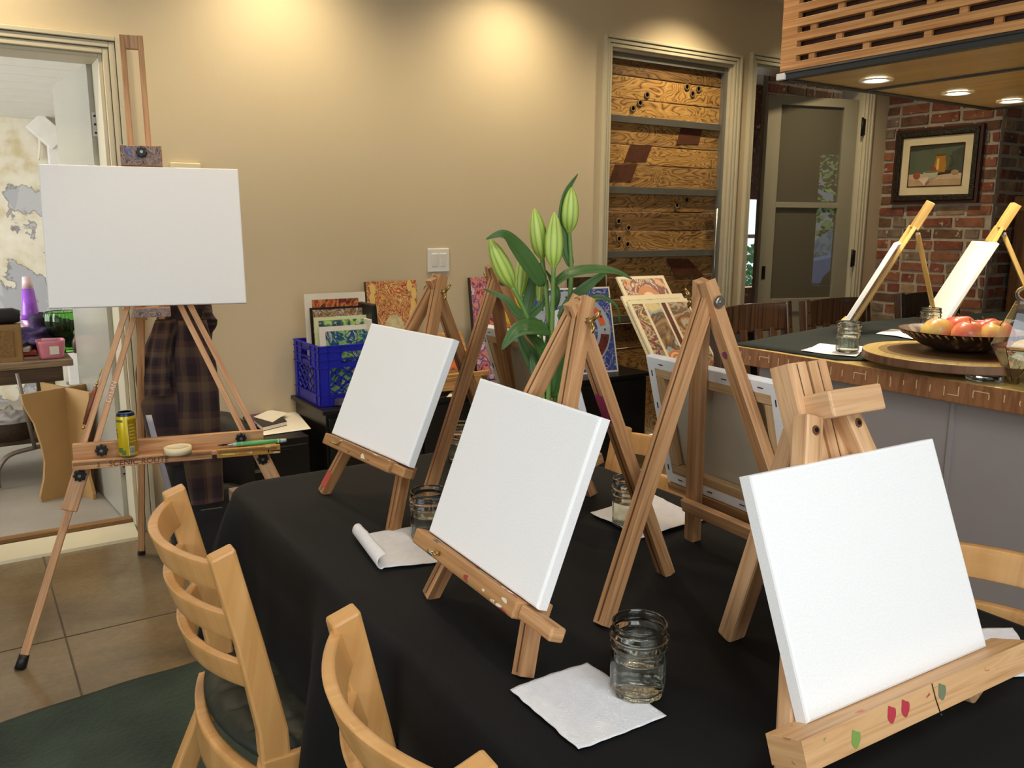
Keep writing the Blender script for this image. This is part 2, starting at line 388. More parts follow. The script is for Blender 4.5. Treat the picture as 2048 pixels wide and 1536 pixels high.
# ---- store room behind
m_rfloor = plain('bare_concrete', (150, 143, 132), .6, var=.14, scale=3, bmp=.1, bscale=20)
b = MB(); b.box((-.9, 6.02, -.02), (4.0, 4.05, .04)); struct(b.build('floor_store_room', m_rfloor))
def peel():
    m, nt, b = _nt('peeling_plaster'); v = mapped(nt, 'Object', (1, 1, 1))
    a = N(nt, 'ShaderNodeTexNoise', i_Scale=1.5, i_Detail=8.0, i_Roughness=.55); nt.links.new(v, a.inputs['Vector'])
    fine = N(nt, 'ShaderNodeTexNoise', i_Scale=9.0, i_Detail=6.0); nt.links.new(v, fine.inputs['Vector'])
    cream = ramp(nt, [(.3, srgb(206, 190, 150)), (.5, srgb(226, 218, 196)), (.75, srgb(236, 230, 214))]); nt.links.new(fine.outputs[0], cream.inputs[0])
    under = ramp(nt, [(.0, srgb(84, 108, 100)), (.30, srgb(176, 178, 182)), (.50, srgb(192, 192, 194)), (.62, srgb(166, 166, 168)), (.68, srgb(160, 126, 100))], 'CONSTANT')
    n3 = N(nt, 'ShaderNodeTexNoise', i_Scale=1.9, i_Detail=3.0); n3.inputs['Distortion'].default_value = .6; nt.links.new(v, n3.inputs['Vector']); nt.links.new(n3.outputs[0], under.inputs[0])
    k = ramp(nt, [(0, (0, 0, 0)), (.47, (1, 1, 1))], 'CONSTANT'); nt.links.new(a.outputs[0], k.inputs[0])
    edge = ramp(nt, [(.458, (1, 1, 1)), (.467, (.5, .4, .3)), (.473, (1, 1, 1))]); nt.links.new(a.outputs[0], edge.inputs[0])
    mx = N(nt, 'ShaderNodeMix', data_type='RGBA'); nt.links.new(k.outputs[0], mx.inputs[0]); nt.links.new(under.outputs[0], mx.inputs[6]); nt.links.new(cream.outputs[0], mx.inputs[7])
    m2 = N(nt, 'ShaderNodeMix', data_type='RGBA', blend_type='MULTIPLY'); m2.inputs[0].default_value = .9; nt.links.new(mx.outputs[2], m2.inputs[6]); nt.links.new(edge.outputs[0], m2.inputs[7])
    nt.links.new(m2.outputs[2], b.inputs['Base Color']); b.inputs['Roughness'].default_value = .85; bump(nt, b, k.outputs[0], .5, .006)
    return m
m_peel = peel()
b = MB(); b.box((-.9, 7.55, 1.2), (4.0, .1, 2.5)); struct(b.build('wall_store_room_back', m_peel))
b = MB(); b.box((1.06, 5.85, 1.2), (.1, 3.4, 2.5)); struct(b.build('wall_store_room_right', m_peel))
b = MB(); b.box((-2.9, 5.85, 1.2), (.1, 3.4, 2.5)); struct(b.build('wall_store_room_left', m_peel))
b = MB()
for i in range(17):
    y0, y1 = 4.15+i*.2, 4.15+i*.2+.194
    z0, z1 = 2.42-.088*(y0-4.15), 2.42-.088*(y1-4.15)
    b.hexa([(-2.9, y0, z0), (1.1, y0, z0), (1.1, y1, z1), (-2.9, y1, z1), (-2.9, y0, z0+.03), (1.1, y0, z0+.03), (1.1, y1, z1+.03), (-2.9, y1, z1+.03)])
b.hexa([(-2.9, 4.15, 2.44), (1.1, 4.15, 2.44), (1.1, 7.6, 2.14), (-2.9, 7.6, 2.14), (-2.9, 4.15, 2.5), (1.1, 4.15, 2.5), (1.1, 7.6, 2.2), (-2.9, 7.6, 2.2)])
struct(b.build('ceiling_store_room', m_white))

# ---- barn-board closet door
t = bpy.data.objects.new('door_2', None); COL.objects.link(t); struct(t); WM[t] = Matrix.Identity(4)
def barn(name, c1, c2, c3, seed):
    m, nt, b = _nt(name); tc = N(nt, 'ShaderNodeTexCoord'); mp = N(nt, 'ShaderNodeMapping'); mp.inputs['Location'].default_value = (seed, seed*.37, 0)
    nt.links.new(tc.outputs['UV'], mp.inputs['Vector'])
    mp2 = N(nt, 'ShaderNodeMapping'); mp2.inputs['Scale'].default_value = (2.6, 9, 1); nt.links.new(mp.outputs[0], mp2.inputs['Vector'])
    a = N(nt, 'ShaderNodeTexNoise', i_Scale=1.1, i_Detail=2.0, i_Distortion=.9); nt.links.new(mp2.outputs[0], a.inputs['Vector'])
    ml = N(nt, 'ShaderNodeMath', operation='MULTIPLY'); ml.inputs[1].default_value = 15; nt.links.new(a.outputs[0], ml.inputs[0])
    fr = N(nt, 'ShaderNodeMath', operation='FRACT'); nt.links.new(ml.outputs[0], fr.inputs[0])
    rp = ramp(nt, [(0, srgb(*c3)), (.16, srgb(*c1)), (.6, srgb(*c2)), (.92, srgb(*c1)), (1, srgb(*c3))]); nt.links.new(fr.outputs[0], rp.inputs[0])
    mp3 = N(nt, 'ShaderNodeMapping'); mp3.inputs['Scale'].default_value = (4, 70, 1); nt.links.new(mp.outputs[0], mp3.inputs['Vector'])
    g = N(nt, 'ShaderNodeTexNoise', i_Scale=1.0, i_Detail=4.0); nt.links.new(mp3.outputs[0], g.inputs['Vector'])
    r2 = ramp(nt, [(.3, (.62, .58, .52)), (.6, (1, 1, 1))]); nt.links.new(g.outputs[0], r2.inputs[0])
    mx = N(nt, 'ShaderNodeMix', data_type='RGBA', blend_type='MULTIPLY'); mx.inputs[0].default_value = .8; nt.links.new(rp.outputs[0], mx.inputs[6]); nt.links.new(r2.outputs[0], mx.inputs[7])
    nt.links.new(mx.outputs[2], b.inputs['Base Color']); b.inputs['Roughness'].default_value = .55; bump(nt, b, g.outputs[0], .3, .003)
    return m
mb_ = [barn('barn_board_gold', (178, 132, 68), (212, 168, 98), (92, 60, 28), 1.3), barn('barn_board_tan', (152, 112, 60), (190, 148, 88), (84, 56, 28), 4.1), barn('barn_board_brown', (116, 84, 46), (150, 114, 66), (62, 42, 24), 7.7)]
YB = 4.0
zs = [Py(1215, y, YB).z for y in (147, 193, 234, 287, 327, 373, 423, 462, 507, 556, 600, 650, 700)] + [.02]
zs = [CH-.02] + zs
kinds = [2, 0, 0, 1, 0, 1, 1, 2, 1, 1, 2, 1, 2, 1, 2]
for i in range(len(zs)-1):
    b = MB(); yy = YB+rnd.uniform(0, .008)
    b.box(((CLo+CRo)/2-.01, yy+.0125, (zs[i]+zs[i+1])/2), (CRo-CLo-.05, .025, zs[i]-zs[i+1]-.005)); b.build('plank', mb_[kinds[i]], t, bevel=.003)
rust = plain('rust_stain', (84, 44, 24), .6, var=.25, scale=30)
for (px, py, sl) in ((1375, 272, 22), (1270, 307, 14), (1240, 346, 14), (1350, 535, 30)):
    b = MB(); q = [Py(px-22-sl/2+20, py-17, YB-.003), Py(px+22-sl/2+20, py-17, YB-.003), Py(px+22, py+17, YB-.003), Py(px-22, py+17, YB-.003)]
    if sl == 30: q = [q[0]-Vector((.0, 0, 0)), q[1], q[2]+Vector((.16, 0, 0)), q[3]+Vector((.1, 0, 0))]
    b.prism(q, (0, .006, 0)); b.build('rusted_patch', rust, t)
hole = plain('bolt_hole', (20, 14, 10), .8); ring = plain('worn_rim', (122, 96, 62), .6)
for px, py in ((1374, 174), (1385, 188), (1280, 206), (1266, 217), (1354, 411), (1373, 400), (1237, 443), (1257, 456), (1238, 478), (1255, 489), (1397, 178), (1294, 190)):
    p = Py(px, py, YB-.001); b = MB(); rot = Matrix.Rotation(R(90), 3, 'X')
    b.lathe([(.021, 0), (.021, .004), (.012, .004), (.012, -.001)], p, 16, 1, rot); b.lathe([(.0121, .001), (0, .001)], p, 16, 0, rot)
    b.build('bolt_hole', [hole, ring], t)
for py in (234.5, 379, 509, 640):
    zc = Py(1215, py, YB-.02).z; b = MB(); b.box(((CLo+CRo)/2-.02, YB-.014, zc), (CRo-CLo-.08, .02, .042)); b.build('steel_band', plain('brushed_steel', (142, 138, 128), .38, .7), t, bevel=.002)
b = MB(); b.box((CRo-.03, YB-.012, CH/2), (.035, .03, CH-.03)); b.box(((CLo+CRo)/2-.024, YB-.012, CH-.035), (CRo-CLo-.05, .03, .03)); b.build('steel_frame', plain('galvanised_edge', (150, 148, 140), .4, .6), t)
p = Py(1423, 417, YB-.04); b = MB(); b.box(p, (.07, .03, .016)); b.tube([p+Vector((.03, -.02, 0)), p+Vector((.03, -.02, -.75))], .007, 8); b.build('pull_bar', m_steel, t)

# ---- glazed door, slightly ajar into the brick room
t = bpy.data.objects.new('door_3', None); COL.objects.link(t); struct(t); WM[t] = Matrix.Identity(4)
hx = Vector((5.597, 3.985, 0)); dd = Vector((4.867, 4.187, 0))-hx; LW = dd.length; dd.normalize(); ln = Vector((dd.y, -dd.x, 0)); ln = ln if ln.y < 0 else -ln
def L2(a, z, o=0): return hx+dd*a+Vector((0, 0, z))+ln*o
def onleaf(px, py): q = Pp(px, py, hx, ln); return (q-hx).dot(dd), q.z
def slab(b, a0, a1, z0, z1, o0, o1, m=0): b.prism([L2(a0, z0, o0), L2(a1, z0, o0), L2(a1, z1, o0), L2(a0, z1, o0)], ln*(o1-o0), m)
zt, zg1, zm1, zm0, zg0 = 2.262, onleaf(1625, 212)[1], onleaf(1620, 405)[1], onleaf(1620, 416)[1], onleaf(1615, 596)[1]
a1_, a0_ = onleaf(1559, 300)[0], onleaf(1684, 300)[0]
b = MB(); slab(b, 0, a0_, .02, zt, -.04, 0); slab(b, a1_, LW, .02, zt, -.04, 0); slab(b, a0_, a1_, zg1, zt, -.04, 0); slab(b, a0_, a1_, zm0, zm1, -.04, 0); slab(b, a0_, a1_, .02, .3, -.04, 0)
slab(b, a0_, a1_, zg0-.1, zg0, -.04, 0); slab(b, a0_, a1_, .3, zg0-.1, -.035, -.012)
b.build('door_frame', plain('door_grey_paint', (146, 140, 120), .4, var=.02), t, bevel=.003)
m_gl, nt, bb = _nt('door_glass'); bb.inputs['Base Color'].default_value = (*srgb(98, 92, 78), 1); bb.inputs['Roughness'].default_value = .0; bb.inputs['IOR'].default_value = 1.75
_n = N(nt, 'ShaderNodeTexNoise', i_Scale=2.0); nt.links.new(mapped(nt), _n.inputs['Vector'])
for z0, z1 in ((zm1, zg1), (zg0, zm0)):
    b = MB(); slab(b, a0_-.006, a1_+.006, z0-.006, z1+.006, -.026, -.018); b.build('glass_pane', m_gl, t)
for z0 in (2.02, 1.08):
    b = MB(); b.box(Vector((hx.x+.024, WY-.004, z0+.05)), (.05, .008, .115)); b.tube([Vector((hx.x-.006, WY-.008, z0-.015)), Vector((hx.x-.006, WY-.008, z0+.115))], .008, 8); b.build('hinge', m_dark, t)
b = MB(); slab(b, LW-.05, LW-.022, onleaf(1545, 558)[1], onleaf(1545, 532)[1], 0, .003); b.build('lock_plate', m_dark, t)
# jamb strip behind the hinges
b = MB(); b.box((5.655, WY-.004, FH/2), (.055, .008, FH)); struct(b.build('trim_5', m_trim))

# ---- brick walls, brick by brick
def brickm(name, c):
    m, nt, b = _nt(name); c = srgb(*c); v = mapped(nt)
    n = N(nt, 'ShaderNodeTexNoise', i_Scale=14.0, i_Detail=5.0); nt.links.new(v, n.inputs['Vector'])
    rp = ramp(nt, [(.3, tuple(x*.62 for x in c)), (.52, c), (.7, tuple(x*1.25 for x in c))]); nt.links.new(n.outputs[0], rp.inputs[0])
    n2 = N(nt, 'ShaderNodeTexNoise', i_Scale=22.0, i_Detail=3.0); nt.links.new(v, n2.inputs['Vector'])
    k = ramp(nt, [(.64, (0, 0, 0)), (.70, (1, 1, 1))]); nt.links.new(n2.outputs[0], k.inputs[0])
    mx = N(nt, 'ShaderNodeMix', data_type='RGBA'); nt.links.new(k.outputs[0], mx.inputs[0]); nt.links.new(rp.outputs[0], mx.inputs[6]); mx.inputs[7].default_value = (*srgb(186, 168, 140), 1)
    nt.links.new(mx.outputs[2], b.inputs['Base Color']); b.inputs['Roughness'].default_value = .9; bump(nt, b, n.outputs[0], .6, .008); return m
bricks = [brickm('brick_red', (132, 76, 55)), brickm('brick_orange', (146, 93, 66)), brickm('brick_brown', (112, 80, 60)), brickm('brick_grey', (134, 114, 94)), brickm('brick_pale', (164, 134, 102))]
mortar = plain('mortar', (178, 164, 144), .95, var=.15, scale=20, bmp=.5, bscale=40)
def brick_wall(name, o, u, n, length, height, weights, h=.068, L=.215, j=.012, back=.1):
    o, u, n = Vector(o), Vector(u), Vector(n); b = MB()
    b.prism([o, o+u*length, o+u*length+Vector((0, 0, height)), o+Vector((0, 0, height))], -n*back, 5)
    z = 0; row = 0
    while z < height-.03:
        x = -(L/2 if row % 2 else 0) - rnd.uniform(0, .03); hh = min(h, height-z)
        while x < length:
            l = L*rnd.choice((1, 1, 1, .5)); x0, x1 = max(x, 0), min(x+l, length)
            if x1-x0 > .03:
                d = rnd.uniform(.004, .014); q = [o+u*(x0+rnd.uniform(.001, .009))+Vector((0, 0, z+rnd.uniform(.001, .008))), o+u*(x1-rnd.uniform(.001, .009))+Vector((0, 0, z+rnd.uniform(.001, .008))), o+u*(x1-rnd.uniform(.001, .009))+Vector((0, 0, z+hh-rnd.uniform(.0, .009))), o+u*(x0+rnd.uniform(.001, .009))+Vector((0, 0, z+hh-rnd.uniform(.0, .009)))]
                b.prism(q, n*d, rnd.choices(range(5), weights)[0])
            x += l+j
        z += h+j; row += 1
    return struct(b.build(name, bricks+[mortar], bevel=.003, seg=1))
BX = 5.9
brick_wall('wall_right', (BX, WY, 0), (0, -1, 0), (-1, 0, 0), .84, CEIL, (5, 4, 4, 3, 1))
brick_wall('wall_right_return', (BX+.03, 3.11, 0), (1, 0, 0), (0, -1, 0), 4.7, CEIL, (2, 5, 3, 2, 3), back=.5)
# brick room behind the glazed door
xb = Py(1517, 500, 4.75).x
brick_wall('wall_brick_room', (xb, 4.75, 0), (1, 0, 0), (0, -1, 0), 2.4, 2.8, (4, 2, 6, 2, 0), back=.05)
b = MB(); b.box((6.2, 5.3, -.02), (4.4, 2.3, .04)); struct(b.build('floor_brick_room', m_rfloor))
b = MB(); b.box((6.2, 5.3, 2.83), (4.4, 2.3, .05)); struct(b.build('ceiling_brick_room', m_ceil))
b = MB(); b.box((3.95, 5.3, 1.4), (.1, 2.2, 2.8)); b.box((8.3, 5.3, 1.4), (.1, 2.2, 2.8)); b.box((5.45, 6.4, 1.4), (2.9, .1, 2.8)); b.box((8.1, 6.4, 1.4), (.4, .1, 2.8)); b.box((7.4, 6.4, .35), (1.0, .1, .7)); b.box((7.4, 6.4, 2.22), (1.0, .1, 1.16)); struct(b.build('wall_brick_room_back', bricks[2]))
b = MB()
for x in (6.93, 7.87): b.box((x, 6.36, 1.17), (.06, .05, .94))
b.box((7.4, 6.36, 1.25), (.88, .05, .04)); struct(b.build('window_4', m_trim))

# ---- rug
m_rug = plain('green_rug', (44, 58, 50), .95, var=.35, scale=5, bmp=.8, bscale=70)
def rugf(u, v):
    x = -1.5+u*3.6; y = -1.2+v*(3.755+.12*x+.004*math.sin(x*9)+.003*math.sin(x*23))
    return (x, y, .006+(.007*(noise.noise(Vector((x*4, y*4, 1)))+.5)+.004*max(0, noise.noise(Vector((x*3+y*2, y*11-x*4, 5)))))*(1 if v < 1 else .3))
b = MB(); b.grid(rugf, 110, 110); tag(b.build('floor_rug', m_rug, solid=.005, loc=(0, .7, 0)), 'dark green fabric rug spread on the concrete floor under table and chairs', 'rug')

# ---- plates on the wall
def wall_plate(x, z):
    t = thing('light_switch', (x, WY, z-.06), 'white double rocker light switch plate on the beige wall', 'light switch')
    b = MB(); b.box((x, WY-.004, z), (.127, .008, .122)); b.build('switch_plate', m_white, t, bevel=.004)
    for q in (-.024, .024):
        b = MB(); b.box((x+q, WY-.0095, z), (.034, .004, .068), Matrix.Rotation(R(4), 3, 'X')); b.build('rocker', plain('switch_white', (236, 232, 222), .35), t, bevel=.002)
wall_plate(2.118, 1.181)
p = Py(370, 345, WY); t = thing('wall_thermostat', (p.x, WY, p.z-.04), 'small cream control box on the wall just above the big canvas', 'thermostat')
b = MB(); b.box((p.x, WY-.012, p.z), (.125, .024, .08)); b.build('housing', plain('cream_plastic', (228, 216, 178), .5), t, bevel=.004)
b = MB(); b.box((p.x, WY-.026, p.z-.004), (.07, .004, .03)); b.build('display', plain('display_grey', (150, 148, 140), .3), t)

# ---- recessed downlights that wash the back wall
lens_on = emit('lamp_lens_warm', (255, 236, 190), 9)
def downlight(x, y, z, power, col, label, grp, sz=70, blend=.5, parent=None, rad=.055, aim=None):
    t = thing('recessed_downlight', (x, y, z), label, 'ceiling light', grp) if parent is None else parent
    b = MB(); b.lathe([(rad, .0), (rad, -.003), (rad+.016, -.004), (rad+.018, -.003), (rad+.018, .0)], (x, y, z), 28, caps=False)
    o = b.build('trim_ring', m_white, t)
    b = MB(); b.lathe([(rad, -.0015), (0, -.0015)], (x, y, z), 28, caps=False); b.build('lamp_lens', lens_on, o)
    l = bpy.data.lights.new('downlight_beam', 'SPOT'); l.energy = power; l.color = col; l.spot_size = R(sz); l.spot_blend = blend; l.shadow_soft_size = .035
    lo = bpy.data.objects.new('downlight_beam', l); COL.objects.link(lo); lo.location = (x, y, z-.02)
    if aim: lo.rotation_euler = (Vector(aim)-Vector((x, y, z))).to_track_quat('-Z', 'Y').to_euler()
    return t
WARM = (1, .82, .54)
for i, x in enumerate((.06, 1.3, 2.52, 3.75, 5.0)):
    downlight(x, WY-.38, CEIL, 56, WARM, 'recessed ceiling downlight washing the back wall near %s' % ('the store room door', 'the big floor easel', 'the light switch', 'the barn board door', 'the glazed door')[i], 'recessed downlights along the back wall', 132, 1.0)
for i, (x, y) in enumerate(((.75, 2.35), (2.0, 2.35))):
    downlight(x, y, CEIL, (34, 30)[i], (1, .78, .56), 'recessed ceiling downlight above the %s of the table' % ('far end', 'far right corner')[i], 'recessed downlights over the table', 100, .6)
# ================================================================ the painting table
TZ = .75
TX0, TX1, TY0, TY1 = .49, 1.37, .16, 2.02
m_easel = wood('easel_beech', (186, 136, 90), (212, 166, 118), .5)
m_easel_d = wood('easel_walnut_stain', (160, 112, 68), (186, 138, 90), .5)
m_easel_r = wood('easel_honey', (200, 154, 108), (222, 180, 136), .5)
m_tray = wood('painted_tray', (164, 118, 72), (188, 140, 90), .55, splat=[(120, 140, 70), (150, 60, 50), (226, 216, 190), (70, 62, 56), (190, 120, 60)], amount=.36)
m_groove = plain('groove_shade_stem_brown', (96, 60, 32), .8)  # dark brown strips paint in the shade of leg grooves; stems and bolts too
t = thing('table', ((TX0+TX1)/2, (TY0+TY1)/2, 0), 'long folding table hidden under the black cloth', 'table')
b = MB(); b.box(((TX0+TX1)/2, (TY0+TY1)/2, TZ-.024), (TX1-TX0-.02, TY1-TY0-.02, .03)); b.build('table_top', wood('laminate_top', (120, 96, 70), (140, 112, 82)), t)
for x in (TX0+.1, TX1-.1):
    for y in (TY0+.2, TY1-.2):
        b = MB(); b.tube([(x, y, 0), (x, y, TZ-.04)], .016, 10); b.build('leg', m_dark, t)

def cloth_mat(name, c, rough=.85, ribs=900):
    m, nt, b = _nt(name); c = srgb(*c); v = mapped(nt, 'UV', (ribs, ribs, 1))
    ck = N(nt, 'ShaderNodeTexNoise', i_Scale=1.0, i_Detail=1.0); nt.links.new(v, ck.inputs['Vector'])
    v2 = mapped(nt); n = N(nt, 'ShaderNodeTexNoise', i_Scale=5.0, i_Detail=3.0); nt.links.new(v2, n.inputs['Vector'])
    rp = ramp(nt, [(.3, tuple(x*.85 for x in c)), (.7, tuple(x*1.12 for x in c))]); nt.links.new(n.outputs[0], rp.inputs[0]); nt.links.new(rp.outputs[0], b.inputs['Base Color'])
    b.inputs['Roughness'].default_value = rough; b.inputs['Sheen Weight'].default_value = .02; b.inputs['Sheen Roughness'].default_value = .5; bump(nt, b, ck.outputs[0], .15, .001); b.inputs['Specular IOR Level'].default_value = .25
    return m
m_cloth = cloth_mat('black_tablecloth', (11, 10, 9))
def table_cloth():
    cr, n = .085, 300
    hx_, hy_ = (TX1-TX0)/2, (TY1-TY0)/2; cx, cy = (TX0+TX1)/2, (TY0+TY1)/2
    ring = []
    per = [(hx_-cr, hy_-cr, 0), (-(hx_-cr), hy_-cr, 90), (-(hx_-cr), -(hy_-cr), 180), (hx_-cr, -(hy_-cr), 270)]
    for i, (px, py, a0) in enumerate(per):
        for k in range(25):
            a = R(a0+90*k/24); ring.append((px+cr*math.cos(a), py+cr*math.sin(a), math.cos(a), math.sin(a)))
        qx, qy, _ = per[(i+1) % 4]; a = R(a0+90); L = math.hypot(qx-px, qy-py); m_ = int(L/.022)
        for k in range(1, m_): ring.append((px+(qx-px)*k/m_+cr*math.cos(a), py+(qy-py)*k/m_+cr*math.sin(a), math.cos(a), math.sin(a)))
    NR = len(ring); rows = []
    def topz(x, y): return TZ+.0022*noise.noise(Vector((x*5, y*5, 3)))-.001
    for s in (.0, .25, .5, .7, .85, .95): rows.append([(cx+(x)*s, cy+(y)*s, topz(cx+x*s, cy+y*s)) for x, y, _, _ in ring])
    drop = [(-.02, 0), (-.008, .002), (-.001, .009), (.003, .022)]
    for o, d in drop: rows.append([(cx+x+ox*o, cy+y+oy*o, TZ-d) for x, y, ox, oy in ring])
    for k in range(1, 15):
        d = .022+.33*k/14; row = []
        for i, (x, y, ox, oy) in enumerate(ring):
            s = i*.022; g = (k/14)**.75; corner = abs(ox*oy)*2
            f = .5+.5*math.sin(s*16+1.6*math.sin(s*3.1)); f2 = .5+.5*math.sin(s*7.3+2)
            off = .003+g*(.002+.10*f*f*f2+.09*corner*corner+.035*corner*math.sin(s*60))
            row.append((cx+x+ox*off, cy+y+oy*off, TZ-d))
        rows.append(row)
    b = MB(); k0 = 0
    for r_ in rows: b.v += [Vector(p) for p in r_]
    for j in range(len(rows)-1):
        for i in range(NR):
            i2 = (i+1) % NR; q = (j*NR+i, (j+1)*NR+i, (j+1)*NR+i2, j*NR+i2)
            b.face(q, 0, [(b.v[a].x, b.v[a].y+b.v[a].z) for a in q], True)
    # the inner ring collapsed on the centre is replaced by one vertex fan
    return b.build('tablecloth', m_cloth, loc=(cx, cy, TZ))
tag(table_cloth(), 'black tablecloth draped over the long painting table with folded skirt', 'tablecloth')

# ---------------------------------------------------------------- blank canvases
m_canvas = None
def canvas_mat():
    m, nt, b = _nt('primed_canvas'); v = mapped(nt, 'UV', (420, 420, 1))
    n = N(nt, 'ShaderNodeTexNoise', i_Scale=1.0, i_Detail=1.5); nt.links.new(v, n.inputs['Vector'])
    rp = ramp(nt, [(.3, srgb(236, 236, 234)), (.7, srgb(243, 243, 241))]); nt.links.new(n.outputs[0], rp.inputs[0]); nt.links.new(rp.outputs[0], b.inputs['Base Color'])
    b.inputs['Roughness'].default_value = .75; bump(nt, b, n.outputs[0], .12, .001); return m
m_canvas = canvas_mat()
m_raw = cloth_mat('raw_canvas_back', (206, 198, 178), .9, 500)
m_bar = wood('stretcher_pine', (196, 160, 112), (216, 184, 138), .6)
def canvas(BL, u, v, w, h, t, label, group, cat='blank canvas', staples=False, strip=.022, barw=.042):
    """BL: lower left corner of the back plane; t: depth towards the front"""
    BL, u, v = Vector(BL), Vector(u), Vector(v); n = u.cross(v).normalized()
    base = BL+u*w/2
    th = thing('blank_canvas', base, label, cat, group)
    def P(a, c, d): return BL+u*a+v*c+n*d
    b = MB(); e = .0035
    def rect(i, d): return [P(i, i, d), P(w-i, i, d), P(w-i, h-i, d), P(i, h-i, d)]
    loops = [rect(strip, 0), rect(e*.3, 0), rect(0, e*.3), rect(0, t-e), rect(e*.3, t-e*.3), rect(e, t)]
    for L in loops: b.v += L
    for j in range(5):
        for i in range(4):
            i2 = (i+1) % 4; l = w if i % 2 == 0 else h
            b.face((j*4+i, j*4+i2, (j+1)*4+i2, (j+1)*4+i), 0, [(0, j*.01), (l, j*.01), (l, j*.01+.01), (0, j*.01+.01)], False)
    b.face((20, 21, 22, 23), 0, [(0, 0), (w, 0), (w, h), (0, h)])
    b.build('canvas_cloth', m_canvas, th)
    b = MB(); b.poly([P(e, e, t-.0012), P(e, h-e, t-.0012), P(w-e, h-e, t-.0012), P(w-e, e, t-.0012)], 0, [(0, 0), (0, h), (w, h), (w, 0)]); b.build('canvas_back', m_raw, th)
    z0, z1 = .001, t-.004
    for p0, p1, q in ((P(.002, barw/2, 0), P(w-.002, barw/2, 0), v), (P(.002, h-barw/2, 0), P(w-.002, h-barw/2, 0), v), (P(barw/2, barw, 0), P(barw/2, h-barw, 0), u), (P(w-barw/2, barw, 0), P(w-barw/2, h-barw, 0), u)):
        b = MB(); c = n*(z0+z1)/2; b.bar(p0+c, p1+c, barw-.002, z1-z0, n); b.build('stretcher_bar', m_bar, th, bevel=.0015)
    if staples:
        k = 4
        for i in range(k):
            for q, d in ((P(w*(i+.5)/k, h-strip*.55, -.0006), u), (P(strip*.55, h*(i+.5)/k, -.0006), v), (P(w-strip*.55, h*(i+.5)/k, -.0006), v), (P(w*(i+.5)/k, strip*.55, -.0006), u)):
                b = MB(); b.bar(q-d*.006, q+d*.006, .0014, .0016, n); b.build('staple', m_dark, th)
    return th

